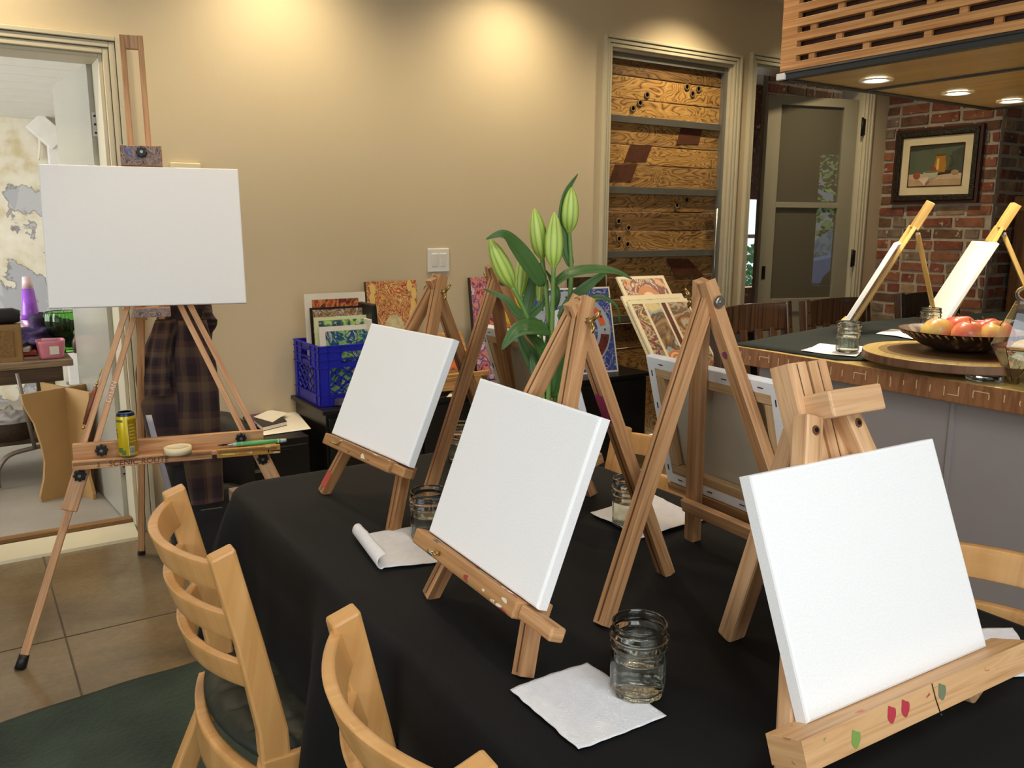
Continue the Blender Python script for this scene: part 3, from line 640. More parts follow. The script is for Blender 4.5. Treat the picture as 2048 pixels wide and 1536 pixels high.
# ---------------------------------------------------------------- tripod table easels
def wing_nut(b, p, ax, side, s=1.0, m=0):
    p, ax, side = Vector(p), Vector(ax).normalized(), Vector(side).normalized()
    b.tube([p, p+ax*.016*s], [.006*s, .0045*s], 10, m)
    for sg in (-1, 1):
        q = p+ax*.012*s
        b.tube([q+side*sg*.003*s, q+side*sg*.013*s+ax*.006*s, q+side*sg*.02*s+ax*.014*s, q+side*sg*.012*s+ax*.013*s, q+side*sg*.003*s+ax*.004*s], [.003*s]*5, 7, m)
def tripod(fl, fr, bk, apex, tz, label, mw, mt=None, tray_ext=(.045, .06), daub=None, leg_w=.024, flipnut=1, tray_off=0):
    fl, fr, bk, ap = Vector(fl), Vector(fr), Vector(bk), Vector(apex)
    mid = (fl+fr)/2; u = (fr-fl).normalized(); Lv = (ap-mid); Ls = Lv.length; Lv.normalize(); n = u.cross(Lv).normalized()
    th = thing('table_easel', (mid.x*.7+bk.x*.3, mid.y*.7+bk.y*.3, TZ), label, 'easel', 'wooden tripod easels on the black table')
    for sg, ft in ((-1, fl), (1, fr)):
        top = ap+u*sg*.0135; d = (top-ft).normalized()
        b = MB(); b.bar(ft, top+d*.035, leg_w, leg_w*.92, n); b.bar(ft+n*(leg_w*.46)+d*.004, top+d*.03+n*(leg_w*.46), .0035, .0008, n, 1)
        o = b.build('leg', [mw, m_groove], th, bevel=.003)
        if daub and sg == daub[0]:
            pass
        b = MB(); b.tube([ft+d*.004-Vector((0, 0, .004)), ft+d*.004+Vector((0, 0, .004))], .008, 10); b.build('rubber_foot', m_black, o)
    top = ap-n*.004; d = (top-bk).normalized(); nb = d.cross(u).normalized()
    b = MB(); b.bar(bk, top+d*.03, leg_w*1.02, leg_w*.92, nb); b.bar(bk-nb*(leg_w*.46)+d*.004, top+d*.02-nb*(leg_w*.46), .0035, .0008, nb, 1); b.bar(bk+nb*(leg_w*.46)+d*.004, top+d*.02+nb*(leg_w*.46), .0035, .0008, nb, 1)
    b.build('leg', [mw, m_groove], th, bevel=.003)
    if daub:
        sg, f0, f1, c = daub
        if sg == 0: a0, a1, nn = bk.lerp(top, f0), bk.lerp(top, f1), nb
        else:
            ft = fl if sg < 0 else fr; tp = ap+u*sg*.0135; a0, a1, nn = ft.lerp(tp, f0), ft.lerp(tp, f1), n
        b = MB(); sgn = -1 if sg == 0 else (1 if ((a0-EYE).dot(nn) < 0) else -1); dd_ = (a1-a0).normalized().cross(nn); q = leg_w*.464; full = abs(f1-f0) > .06
        ww = leg_w*(.5 if full else .26); cc0 = (a0+a1)/2
        b.bar(a0+nn*sgn*q, a1+nn*sgn*q, ww*2, .0009, nn) if full else b.poly([cc0+nn*sgn*(q+.0004)+(a1-a0)*.5*math.sin(t_)*(1+.2*math.sin(3*t_))+dd_*ww*math.cos(t_) for t_ in [2*math.pi*i/14 for i in range(14)]]); b.build('paint_daub', plain('daub_%d_%d_%d' % c, c, .5, var=.15, scale=60), th)
    b = MB(); b.tube([ap-u*.036, ap+u*.036], .0035, 8); b.tube([ap-u*.03*flipnut, ap-u*.034*flipnut], [.011, .008], 14); b.build('bolt', m_steel, th)
    b = MB(); wing_nut(b, ap+u*.03*flipnut, u*flipnut, Lv, .8); b.build('wing_nut', m_brass, th)
    # ledge: main bar in front of the legs with a narrower slider showing at one end
    s = (tz-mid.z)/Lv.z; c = mid+Lv*s; half = (fr-fl).length/2*(1-s/Ls)
    e0, e1 = tray_ext; w0 = max(half, .1)
    off = n*(leg_w*.46+.018)+u*tray_off
    b = MB(); b.bar(c+off-u*(w0+e0), c+off+u*(w0+e1*.2), .026, .034, n); o = b.build('ledge', mt or m_tray, th, bevel=.003)
    b = MB(); b.bar(c+off*.9+u*(w0+e1*.2), c+off*.9+u*(w0+e1), .02, .024, n); b.build('ledge_slider', mw, th, bevel=.003)
    b = MB(); b.bar(c-n*(leg_w*.46+.008)-u*(w0+.01), c-n*(leg_w*.46+.008)+u*(w0+.01), .026, .014, n); b.build('rear_rail', mw, th, bevel=.002)
    b = MB(); wing_nut(b, c+off-u*.09+n*.017, n, u, .6); b.build('wing_nut', m_brass, th)
    return th, c, u, Lv, n
CW, CHh, CT = .342, .275, .019
def on_easel(th, c, u, Lv, n, off, label, w=CW, h=CHh, t=CT, staples=False, lift=.014, grp='blank canvases on the table easels'):
    BL = c+n*.0125+Lv*lift+u*(off-w/2)
    return canvas(BL, u, Lv, w, h, t, label, grp, staples=staples)
GA = ()
e = tripod((.672, 1.83, TZ), (.699, 1.513, TZ), (1.09, 1.70, TZ), (.892, 1.68, 1.223), .862, 'left tripod easel on the black table, holding a canvas in front of the blue crate', m_easel_d, daub=(-1, .03, .1, (186, 76, 60)))
on_easel(*e, .005, 'blank white canvas on the left tripod easel in front of the blue crate')
e = tripod((.62, 1.198, TZ), (.608, .899, TZ), (1.025, 1.054, TZ), (.80, 1.041, 1.226), .832, 'tripod easel in the middle of the table with magenta paint daub on its rear leg', m_easel, daub=(0, .645, .745, (158, 56, 92)), tray_ext=(.065, .10))
on_easel(*e, .0, 'blank white canvas in the centre of the table on the easel with magenta daub')
e = tripod((1.19, 1.48, TZ), (1.20, 1.79, TZ), (.845, 1.647, TZ), (1.035, 1.65, 1.243), .828, 'tripod table easel behind the lilies with its canvas facing the back wall', m_easel_d)
on_easel(*e, .0, 'blank canvas seen from behind between the lilies and the painted panel', w=.365, h=.285, staples=True)
e = tripod((1.165, .85, TZ), (1.187, 1.151, TZ), (.799, .958, TZ), (1.05, 1.01, 1.245), .84, 'tripod easel right of the lilies with purple spot on one leg, canvas turned away', m_easel, mt=m_easel_d, daub=(-1, .815, .84, (120, 60, 90)), flipnut=1, tray_ext=(.1, .1))
on_easel(*e, .045, 'blank canvas seen from behind with staples and bare stretcher bars, right of the lilies', w=.345, h=.27, staples=True)

# ---------------------------------------------------------------- sturdy mast easel at front right
def mast_easel():
    fl, fr, bk = Vector((.735, .545, TZ)), Vector((1.085, .531, TZ)), Vector((.945, .826, TZ))
    u = (fr-fl).normalized(); mid = (fl+fr)/2; hd = Vector((.905, .695, 1.165)); Lv = (hd-mid).normalized(); n = u.cross(Lv).normalized()
    th = thing('table_easel', (mid.x, mid.y+.08, TZ), 'chunky pale wooden mast easel at the front right corner of the black table', 'easel', 'wooden tripod easels on the black table')
    c0 = mid+Lv*.06
    for sg in (-1, 1):      # mast of two boards with a slot
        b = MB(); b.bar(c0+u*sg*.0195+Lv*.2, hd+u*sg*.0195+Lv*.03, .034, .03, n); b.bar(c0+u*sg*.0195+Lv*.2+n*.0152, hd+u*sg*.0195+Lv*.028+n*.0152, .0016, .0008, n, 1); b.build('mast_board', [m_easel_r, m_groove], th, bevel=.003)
    b = MB(); b.bar(c0, c0+Lv*.36, .03, .02, n); b.build('slide', m_easel_r, th, bevel=.002)
    for sg, ft in ((-1, fl), (1, fr)):
        top = mid+Lv*.385+u*sg*.04+n*.024; d = (top-ft).normalized()
        b = MB(); b.bar(ft, top+d*.02, .03, .026, n); o = b.build('leg', m_easel_r, th, bevel=.004)
        b = MB(); b.tube([top-n*.012, top+n*.0145], .006, 12); b.tube([top+n*.0145, top+n*.0155], .003, 10, 1); b.build('bolt', [m_groove, m_dark], o)
        b = MB(); b.tube([ft-Vector((0, 0, .004)), ft+Vector((0, 0, .006))], .009, 10); b.build('rubber_foot', m_black, o)
    top = hd-n*.02-Lv*.05; d = (top-bk).normalized(); nb = d.cross(u).normalized()
    b = MB(); b.bar(bk, top, .034, .028, nb); b.build('leg', m_easel_r, th, bevel=.004)
    cb = mid+Lv*.413+n*.034+u*.012      # top clamp block
    b = MB(); b.bar(cb-u*.035, cb+u*.065, .034, .044, n); b.build('clamp_block', m_easel_r, th, bevel=.003)
    s = .05; c = mid+Lv*s; off = n*.042
    b = MB(); b.bar(c+off-u*.21, c+off+u*.225, .034, .052, n); b.bar(c+off*1.15-u*.211+Lv*.0165, c+off*1.15+u*.226+Lv*.0165, .001, .010, n, 1)
    b.build('ledge', [wood('pale_painted_ledge', (196, 148, 98), (220, 176, 126), .5, splat=[(96, 130, 56), (176, 60, 70), (200, 110, 60), (140, 160, 90)], amount=.30), wood('ledge_channel_shade', (150, 108, 66), (176, 132, 86))], th, bevel=.004)  # darker channel strip paints the shade where the canvas meets the ledge
    for px, c_ in ((-.13, (120, 150, 70)), (-.065, (178, 52, 66)), (-.04, (178, 52, 66)), (.03, (110, 120, 90))):
        b = MB(); q = c+off+u*px+n*.0265+Lv*(.004 if px > -.1 else -.004); b.poly([q+u*.0075*math.cos(t_)*(1+.25*math.sin(2*t_))+Lv*.009*math.sin(t_)*(1+.2*math.cos(3*t_)) for t_ in [2*math.pi*i_/22 for i_ in range(22)]]); b.build('paint_daub', plain('daub_%d_%d_%d' % c_, c_, .5), th)
    b = MB(); q = c+off+n*.0265+u*.015; b.tube([q+Lv*.017, q, q-Lv*.018+u*.002], .0007, 6); b.sphere(q-Lv*.02+u*.002, .0022); b.build('wire_loop', m_dark, th)
    BL = c+n*.018+Lv*.017+u*(-.164)
    canvas(BL, u, Lv, .345, .28, .02, 'large bright blank canvas nearest the camera on the pale mast easel', 'blank canvases on the table easels')
mast_easel()

# ---------------------------------------------------------------- jars of water
m_glass = glass('jar_glass', (.97, .985, .93), 1.42); m_water = glass('water', (.975, .98, .92), 1.333)
def facet_lathe(b, prof, c, m=0, n=10, seg=60):
    """profile of (radius, z, facet amount)"""
    c = Vector(c)
    def fn(i, j):
        k = j*(len(prof)-1); a = int(min(k, len(prof)-2)); f_ = k-a
        r, z, fa = (prof[a][q]*(1-f_)+prof[a+1][q]*f_ for q in range(3))
        t = 2*math.pi*i; w_ = 2*math.pi/n; tt = (t % w_)-w_/2; rf = r*math.cos(w_/2)/math.cos(tt)*1.02
        rr = r*(1-fa)+rf*fa; return c+Vector((rr*math.cos(t), rr*math.sin(t), z))
    b.grid(fn, seg, len(prof)-1, m, True, True)
def make_jar(loc, label, group, fill=.052, rz=0):
    th = thing('water_jar', loc, label, 'glass jar', group)
    b = MB(); o = Vector(loc)
    prof = [(0, .004, 0), (.024, .0035, 0), (.028, 0, .2), (.0335, .002, .9), (.036, .008, 1), (.0365, .035, 1), (.0368, .060, 1), (.0362, .066, .3), (.0372, .069, 0), (.0385, .073, 0), (.0355, .077, 0), (.0355, .080, 0), (.0392, .083, 0), (.0395, .087, 0), (.0362, .090, 0), (.0360, .097, 0), (.0368, .1005, 0), (.036, .102, 0), (.0345, .1015, 0),
            (.0335, .096, 0), (.0338, .088, 0), (.033, .078, 0), (.0345, .070, 0), (.0336, .058, .5), (.0333, .02, .5), (.031, .010, .3), (.024, .007, 0), (0, .008, 0)]
    facet_lathe(b, prof, o); b.build('jar_glass', m_glass, th)
    b = MB(); wp = [(0, .0075, 0), (.0243, .0066, 0), (.0312, .0098, .3), (.0334, .02, .5), (.0336, fill-.001, .5), (.0336, fill, .5), (.031, fill-.0006, .2), (0, fill-.0006, 0)]
    facet_lathe(b, wp, o); b.build('water', m_water, th)
    return th
G_ = 'jars of rinse water'
jar = make_jar((.712, .778, TZ+.003), 'faceted glass jar of water standing on the nearest paper towel', G_)
def jar_at(x, y, z, label, group=G_, rz=0): return place(copy_tree(jar), (x, y, z), rz, label, group)
jar_at(.74, 1.43, TZ+.001, 'glass jar of water half hidden behind the left edge of the centre canvas', rz=.3)
jar_at(1.128, 1.275, TZ+.003, 'glass jar of water behind crossed easel legs, right of the centre canvas', rz=.8)
jar_at(1.075, 1.89, TZ+.001, 'glass jar barely seen between the left and centre canvases', rz=.5)

# ---------------------------------------------------------------- paper towels
def towel_mat():
    m, nt, b = _nt('embossed_paper_towel'); v = mapped(nt, 'UV', (1, 1, 1))
    n = N(nt, 'ShaderNodeTexNoise', i_Scale=9.0, i_Detail=1.0, i_Distortion=.6); nt.links.new(v, n.inputs['Vector'])
    ml = N(nt, 'ShaderNodeMath', operation='MULTIPLY'); ml.inputs[1].default_value = 26; nt.links.new(n.outputs[0], ml.inputs[0])
    sn = N(nt, 'ShaderNodeMath', operation='SINE'); 
    m2 = N(nt, 'ShaderNodeMath', operation='MULTIPLY'); m2.inputs[1].default_value = 6.28; nt.links.new(ml.outputs[0], m2.inputs[0]); nt.links.new(m2.outputs[0], sn.inputs[0])
    rp = ramp(nt, [(0, srgb(226, 224, 224)), (1, srgb(240, 238, 238))]); nt.links.new(n.outputs[0], rp.inputs[0]); nt.links.new(rp.outputs[0], b.inputs['Base Color'])
    b.inputs['Roughness'].default_value = .95; bump(nt, b, sn.outputs[0], .35, .0016); return m
m_towel = towel_mat()
def towel(corners, label, z=TZ, curl=0, amp=.004, seed=0, group='white paper towels on the tables'):
    c = [Vector((p[0], p[1], 0)) for p in corners]
    def fn(u, v):
        p = (c[0]*(1-u)+c[1]*u)*(1-v)+(c[3]*(1-u)+c[2]*u)*v
        e = 1 if min(u, v, 1-u, 1-v) < .01 else 0
        q = Vector((p.x*9, p.y*9, seed)); p = p+e*Vector((noise.noise(q*6), noise.noise(q*6+Vector((5, 5, 5))), 0))*.002
        h = .0025+amp*(noise.noise(q)+.6)*(.4+.9*max(abs(u-.5), abs(v-.5)))
        if curl and u < curl:
            a = (curl-u)/curl*math.pi*1.05; rr = .013; d = (c[1]-c[0]).normalized(); base = p+d*((curl-u)*(c[1]-c[0]).length)
            p = base-d*rr*math.sin(a); h = .003+rr*(1-math.cos(a))
        return Vector((p.x, p.y, z+max(h, .0018)))
    b = MB(); b.grid(fn, 36, 36); cx = sum((p for p in c), Vector())/4
    return tag(b.build('paper_towel', m_towel, solid=.0008, loc=(cx.x, cx.y, z), off=0), label, 'paper towel', group)
towel([(.569, .872), (.703, .875), (.704, .713), (.567, .718)], 'white embossed paper towel lying flat under the nearest water jar', seed=2)
towel([(.575, 1.525), (.76, 1.50), (.70, 1.31), (.555, 1.35)], 'white paper towel with rolled left edge in front of the left easel', curl=.28, seed=5)
towel([(1.10, 1.37), (1.303, 1.387), (1.292, 1.207), (1.09, 1.20)], 'white paper towel under the jar behind the crossed easel legs', seed=9, amp=.008)
towel([(1.17, .70), (1.33, .60), (1.215, .505), (1.09, .56)], 'white paper towel sticking out behind the nearest canvas at the right edge', seed=12)

# ---------------------------------------------------------------- light wooden dining chairs
m_maple = wood('golden_maple', (210, 156, 92), (224, 172, 108), .36, along=1.2, across=16, dark=.93, coat=.25)
m_strap = plain('dark_green_webbing', (36, 40, 30), .55, var=.2, scale=18, bmp=.15)
def dining_chair(label):
    th = thing('dining_chair', (0, 0, 0), label, 'chair', 'pale wooden dining chairs around the black table')
    Yp = .196
    side = [(-.088, .828), (-.046, .842), (-.006, .66), (.028, .49), (.030, .44), (.010, .37), (-.074, .18), (-.13, 0), (-.175, 0), (-.118, .19), (-.036, .37), (-.022, .43), (-.024, .49), (-.052, .66)]
    for s in (-1, 1):
        b = MB(); b.prism([(x, s*Yp-.0175, z) for x, z in side], (0, .035, 0)); b.build('rear_post', m_maple, th, bevel=.005)
        b = MB(); b.bar((.40, s*.215, .44), (.405, s*.22, 0), .036, .036, (1, 0, 0)); b.build('front_leg', m_maple, th, bevel=.005)
    for z, xx in ((.79, -.066), (.695, -.046), (.60, -.028)):
        def slat(u, v, z=z, xx=xx):
            a = u*2*math.pi; hh, tt = .026, .009
            # rounded rectangular section swept along an arc that bows backwards
            cxs, czs = max(-1, min(1, 1.6*math.cos(a)))*tt, max(-1, min(1, 1.6*math.sin(a)))*hh
            y = -Yp+2*Yp*v; bow = -.062*(1-(2*v-1)**2); lean = -.3*czs
            return Vector((xx+bow+cxs+lean, y, z+czs))
        b = MB(); b.grid(slat, 20, 24, wrap=True, uvs=(.09, .42)); b.build('back_slat', m_maple, th)
    ap = [(-.03+(-.04*(1-(2*i/14-1)**2)), -.2+.4*i/14) for i in range(15)]
    b = MB(); k = [Vector((x, y, .40)) for x, y in ap]
    def apron(u, v):
        i = v*14; a = int(min(i, 13)); f_ = i-a; p = k[a].lerp(k[a+1], f_); q = u*2*math.pi
        return p+Vector((max(-1, min(1, 1.6*math.cos(q)))*.011, 0, -.022+max(-1, min(1, 1.6*math.sin(q)))*.04))
    b.grid(apron, 16, 28, wrap=True, uvs=(.1, .42)); b.build('rear_apron', m_maple, th)
    for s in (-1, 1):
        b = MB(); b.bar((-.02, s*.205, .40), (.41, s*.222, .40), .084, .022, (0, 1, 0)); b.build('side_apron', m_maple, th, bevel=.003)
    b = MB(); b.bar((.41, -.22, .40), (.41, .22, .40), .084, .022, (1, 0, 0)); b.build('front_apron', m_maple, th, bevel=.003)
    def seat_xy(u, v):
        y = (-.205+.41*v)*(1+.07*u); x = -.045*(1-(2*v-1)**2)*(1-u)-.018+.435*u
        return x, y
    def seat(u, v):
        x, y = seat_xy(u, v); nx, ny = 6, 5
        iu, iv = min(int(u*nx), nx-1), min(int(v*ny), ny-1); fu, fv = u*nx-iu, v*ny-iv
        bumpz = .006*(math.sin(math.pi*fu)**.5 if (iu+iv) % 2 else math.sin(math.pi*fv)**.5) if 0 < fu < 1 and 0 < fv < 1 else 0
        edge = min(u, v, 1-u, 1-v); z = .452+bumpz+(0 if edge > .04 else -.012*(1-edge/.04))
        return Vector((x, y, z))
    b = MB(); b.grid(seat, 60, 50)
    b.build('woven_seat', m_strap, th, solid=.03)
    return th
ch = dining_chair('pale wooden dining chair with woven green seat, tucked in at left beside the floor easel')
ch.location = (.392, 1.566, 0); ch.rotation_euler = (0, 0, R(-1))
place(copy_tree(ch), (.462, .85, 0), R(-3), 'pale wooden dining chair in the foreground, cut off by the bottom edge')
place(copy_tree(ch), (1.40, 1.51, 0), R(178), 'pale wooden dining chair on the far side, behind the crossed easel legs')
place(copy_tree(ch), (1.365, .60, 0), R(186), 'pale wooden dining chair at the right edge, partly behind the nearest canvas')
# ================================================================ along the back wall
m_blackwood = plain('black_lacquer', (20, 18, 16), .35, var=.1)
t = thing('sideboard', (2.27, 3.74, 0), 'long low black sideboard against the back wall under the painted panels', 'cabinet')
b = MB(); b.box((2.27, 3.735, .30), (1.9, .40, .46)); b.build('cabinet_body', m_blackwood, t, bevel=.003)
b = MB(); b.box((2.27, 3.73, .54), (1.94, .43, .02)); b.build('cabinet_top', m_blackwood, t, bevel=.003)
for i in range(4):
    x = 1.56+i*.473; b = MB(); b.box((x, 3.528, .30), (.46, .016, .42)); d = b.build('cabinet_door', m_blackwood, t, bevel=.003)
    b = MB(); b.box((x+.18, 3.514, .36), (.012, .014, .1)); b.build('handle', m_dark, d)
for x in (1.4, 3.14):
    for y in (3.58, 3.88):
        b = MB(); b.box((x, y, .035), (.05, .05, .07)); b.build('foot', m_blackwood, t)
t = thing('small_cabinet', (.985, 3.7, 0), 'low black cabinet with papers on top, between floor easel and sideboard', 'cabinet')
b = MB(); b.box((.985, 3.70, .23), (.47, .44, .46)); b.build('cabinet_body', m_blackwood, t, bevel=.004)
b = MB(); b.box((.985, 3.475, .24), (.45, .014, .38)); d = b.build('drawer', m_blackwood, t, bevel=.003)
b = MB(); b.box((1.0, 3.462, .34), (.09, .012, .012)); b.build('handle', m_steel, d)
SZ, LZ = .552, .462
# papers and books on the small cabinet
m_paper = plain('drawing_paper', (232, 226, 212), .85, var=.02)
def slabthing(name, px4, z, th_, mats, label, cat, group=None, base=None):
    """flat object on a surface: four photograph points laid on height z, given thickness th_"""
    q = [Pz(x, y, z) for x, y in px4]; b = MB(); b.prism(q, (0, 0, th_)); c = sum(q, Vector())/4
    return tag(b.build(name, mats, loc=c, bevel=.0015), label, cat, group)
slabthing('sketch_paper', ((522, 872), (520, 838), (592, 822), (622, 858)), LZ, .002, m_paper, 'large white sheet of paper under the strapped notebook on the small black cabinet', 'paper', 'loose papers on the small cabinet')
t = thing('notebook', Pz(540, 852, LZ+.004), 'pale notebook with black elastic strap lying on the large sheet', 'notebook')
q = [Pz(*p, LZ+.004) for p in ((526, 862), (508, 848), (560, 838), (574, 850))]
b = MB(); b.prism(q, (0, 0, .016)); b.build('page_block', m_paper, t, bevel=.001)
b = MB(); b.prism([p+Vector((0, 0, .016)) for p in q], (0, 0, .003)); b.prism([p-Vector((0, 0, .002)) for p in q], (0, 0, .003)); b.build('cover', m_blackwood, t)
slabthing('book', ((500, 858), (488, 838), (530, 826), (548, 844)), LZ+.001, .014, [plain('purple_cover', (88, 52, 84), .4)], 'purple and black sketchbook under the loose sheet on the small cabinet', 'book')
slabthing('sketch_paper', ((545, 845), (507, 834), (540, 820), (575, 826)), LZ+.022, .0015, m_paper, 'small loose white sheet slanting over the purple sketchbook', 'paper', 'loose papers on the small cabinet')
slabthing('folder', ((486, 838), (484, 831), (520, 824), (530, 828)), LZ, .01, [plain('green_folder', (70, 92, 62), .5)], 'dark green folder behind the purple sketchbook', 'folder')
cup = Pz(446, 868, LZ); t = thing('brush_pot', cup, 'small dark pot of paint brushes behind the easel tray', 'pot')
b = MB(); b.lathe([(.022, 0), (.026, .03), (.023, .03), (.020, .006), (0, .006)], cup, 20); b.build('pot', plain('pot_glaze', (52, 44, 40), .4), t)
for i, (dx, dy, c_) in enumerate(((-.035, .0, (206, 172, 60)), (-.02, .02, (214, 186, 84)), (0, .01, (220, 196, 110)), (.018, -.01, (170, 60, 44)), (-.045, -.015, (200, 190, 170)), (.01, .022, (60, 52, 46)))):
    p0 = cup+Vector((dx*.2, dy*.2, .01)); p1 = cup+Vector((dx*1.3, dy, .052)); d = (p1-p0).normalized()
    k = thing('paint_brush', p0, 'paint brush with %s handle standing in the dark pot' % ('yellow', 'golden', 'cream', 'red', 'white', 'dark')[i], 'paint brush', 'paint brushes in the dark pot')
    b = MB(); b.tube([p0, p1], [.004, .0035], 8); b.build('handle', plain('brush_handle_%d' % i, c_, .4), k)
    b = MB(); b.tube([p1, p1+d*.015], .0038, 8); b.build('ferrule', m_steel, k)
    b = MB(); b.tube([p1+d*.015, p1+d*.022, p1+d*.03], [.0045, .005, .001], 8); b.build('bristles', plain('bristle', (92, 72, 50), .8), k)

# blue milk crate
m_blue = plain('blue_plastic', (26, 32, 176), .38, var=.04)
def crate():
    x0, y0, w, d, h = 1.322, 3.60, .33, .33, .275; z = SZ
    t = thing('milk_crate', (x0+w/2, y0+d/2, z), 'blue plastic milk crate full of sleeved prints on the sideboard', 'crate')
    def wall(o, u, L, n):
        b = MB(); o = Vector(o); u = Vector(u); n = Vector(n); th_ = n*.006
        def pl(a0, a1, z0, z1, e=0): b.prism([o+u*a0+Vector((0, 0, z0))-n*e, o+u*a1+Vector((0, 0, z0))-n*e, o+u*a1+Vector((0, 0, z1))-n*e, o+u*a0+Vector((0, 0, z1))-n*e], th_+n*e*2)
        pl(0, L, 0, .05); pl(0, .045, .05, h); pl(L-.045, L, .05, h)
        pl(.045, L-.045, h-.028, h)              # top band with hand hole below
        hw = .058; c = L/2
        pl(.045, c-hw, h-.10, h-.028); pl(c+hw, L-.045, h-.10, h-.028); pl(c-hw, c+hw, h-.10, h-.078)
        for i in range(9):                       # rounded ends of the hand hole
            a = i/8*math.pi/2; zz = h-.053; r = .025
            for sg in (-1, 1):
                e = c+sg*(hw-r)
                b.prism([o+u*(e+sg*r*math.cos(a))+Vector((0, 0, zz+r*math.sin(a))), o+u*(c+sg*hw)+Vector((0, 0, zz+r*math.sin(a))), o+u*(c+sg*hw)+Vector((0, 0, min(zz+r*math.sin(a)+.004, h-.028))), o+u*(e+sg*r*math.cos(a))+Vector((0, 0, min(zz+r*math.sin(a)+.004, h-.028)))], th_)
                b.prism([o+u*(e+sg*r*math.cos(a))+Vector((0, 0, zz-r*math.sin(a))), o+u*(c+sg*hw)+Vector((0, 0, zz-r*math.sin(a))), o+u*(c+sg*hw)+Vector((0, 0, zz-r*math.sin(a)-.003)), o+u*(e+sg*r*math.cos(a))+Vector((0, 0, zz-r*math.sin(a)-.003))], th_)
        for zz in (.05, h-.10, h-.064, h-.028, h-.004): pl(0, L, zz-.002, zz+.002, .005)   # ribs
        for a in (.045, L-.045): pl(a-.002, a+.002, 0, h, .005)
        for i in range(5):
            a = .045+(L-.09)*i/4; pl(a-.0015, a+.0015, h-.10, h, .004) if abs(a-c) > hw else None
        # diagonal lattice
        A0, A1, Z0, Z1 = .045, L-.045, .05, h-.10
        for sg in (-1, 1):
            k = -.30
            while k < .55:
                pts = []
                for s_ in range(41):
                    a = A0+(A1-A0)*s_/40; zz = Z0+(k+(a-A0)*sg*.78 if sg > 0 else k+.0+(A1-a)*.78)
                    if Z0 <= zz <= Z1: pts.append((a, zz))
                if len(pts) > 1:
                    p0, p1 = pts[0], pts[-1]; b.bar(o+u*p0[0]+Vector((0, 0, p0[1]))+n*.003, o+u*p1[0]+Vector((0, 0, p1[1]))+n*.003, .006, .006, n)
                k += .047
        b.build('side_wall', m_blue, t)
    wall((x0, y0, z), (1, 0, 0), w, (0, 1, 0)); wall((x0+w, y0+d, z), (-1, 0, 0), w, (0, -1, 0)); wall((x0, y0+d, z), (0, -1, 0), d, (1, 0, 0)); wall((x0+w, y0, z), (0, 1, 0), d, (-1, 0, 0))
    b = MB(); b.box((x0+w/2, y0+d/2, z+.005), (w-.012, d-.012, .008)); b.build('crate_bottom', m_blue, t)
    return x0, y0, w, d, h
cx0, cy0, cw, cd, chh = crate()
a_green = art('print_teal_green', ((24, 40, 90), (30, 90, 130), (150, 200, 90), (40, 60, 120), (200, 210, 190)), 3, 2, 2.5, 2.2)
a_orange = art('print_rust', ((90, 40, 26), (170, 70, 40), (210, 140, 80), (110, 50, 40), (60, 40, 40)), 3, 2, 3, 5.1)
a_lime = art('print_lime', ((30, 40, 70), (60, 110, 110), (170, 200, 90), (210, 220, 200), (40, 50, 80)), 2.5, 2.5, 2.5, 8.4)
a_multi = art('print_multi', ((200, 170, 120), (90, 110, 60), (140, 60, 80), (220, 210, 180), (60, 60, 90), (180, 120, 60)), 4, 2, 4, 3.3)
m_mat_board = plain('white_mat_board', (226, 222, 208), .5)
m_sleeve = glass('clear_sleeve', (.98, .98, .98), 1.15, .08)
def sleeved(x, y, z, w, h, lean, am, label, border=.03, mat_=None):
    """a matted print in a clear sleeve, leaning back by lean degrees"""
    t = thing('sleeved_print', (x+w/2, y, z), label, 'art print', 'sleeved prints in the blue crate')
    rot = Matrix.Rotation(R(lean), 3, 'X'); o = Vector((x, y, z))
    P = lambda a, c, d: o+rot@Vector((a, d, c))
    b = MB(); b.prism([P(0, 0, .004), P(w, 0, .004), P(w, h, .004), P(0, h, .004)], rot@Vector((0, .006, 0))); b.build('mount', mat_ or m_mat_board, t)
    b = MB(); b.poly([P(border, border, .0035), P(w-border, border, .0035), P(w-border, h-border*.8, .0035), P(border, h-border*.8, .0035)], 0, [(0, 0), (1, 0), (1, h/w), (0, h/w)]); b.build('picture', am, t)
    return t
ys = cy0+.02
sleeved(cx0+.03, ys+.005, SZ+.012, .27, .345, -6, a_green, 'small sleeved print of teal and blue streaks at the front of the crate', .028)
sleeved(cx0+.02, ys+.04, SZ+.012, .28, .385, -5, a_lime, 'sleeved pale green print second from the front of the crate', .02, plain('pale_green_mount', (206, 214, 170), .5))
sleeved(cx0+.018, ys+.08, SZ+.012, .29, .425, -5, a_multi, 'sleeved dark blue and yellow print in the middle of the crate', .012, m_blackwood)
sleeved(cx0+.01, ys+.13, SZ+.012, .30, .485, -4, a_orange, 'tallest sleeved print with rusty orange curves at the back of the crate', .035)
t = thing('portfolio_case', (cx0+cw-.05, cy0+.15, SZ+.012), 'black zip portfolio standing at the right side of the crate', 'portfolio')
b = MB(); b.box((cx0+cw-.03, cy0+.17, SZ+.235), (.028, .29, .43), Matrix.Rotation(R(-4), 3, 'Y')); b.build('case', m_black, t, bevel=.008)
b = MB(); b.box((cx0+cw-.052, cy0+.15, SZ+.20), (.012, .25, .36), Matrix.Rotation(R(-4), 3, 'Y')); b.build('paper_insert', m_paper, t)
t = thing('plastic_case', Pz(690, 808, SZ), 'clear plastic card case lying in front of the blue crate', 'case')
q = Pz(690, 808, SZ); b = MB(); b.box((q.x+.05, q.y-.005, SZ+.018), (.22, .085, .034)); b.build('case_shell', glass('clear_plastic', (.93, .93, .95), 1.2, .12), t, bevel=.004)
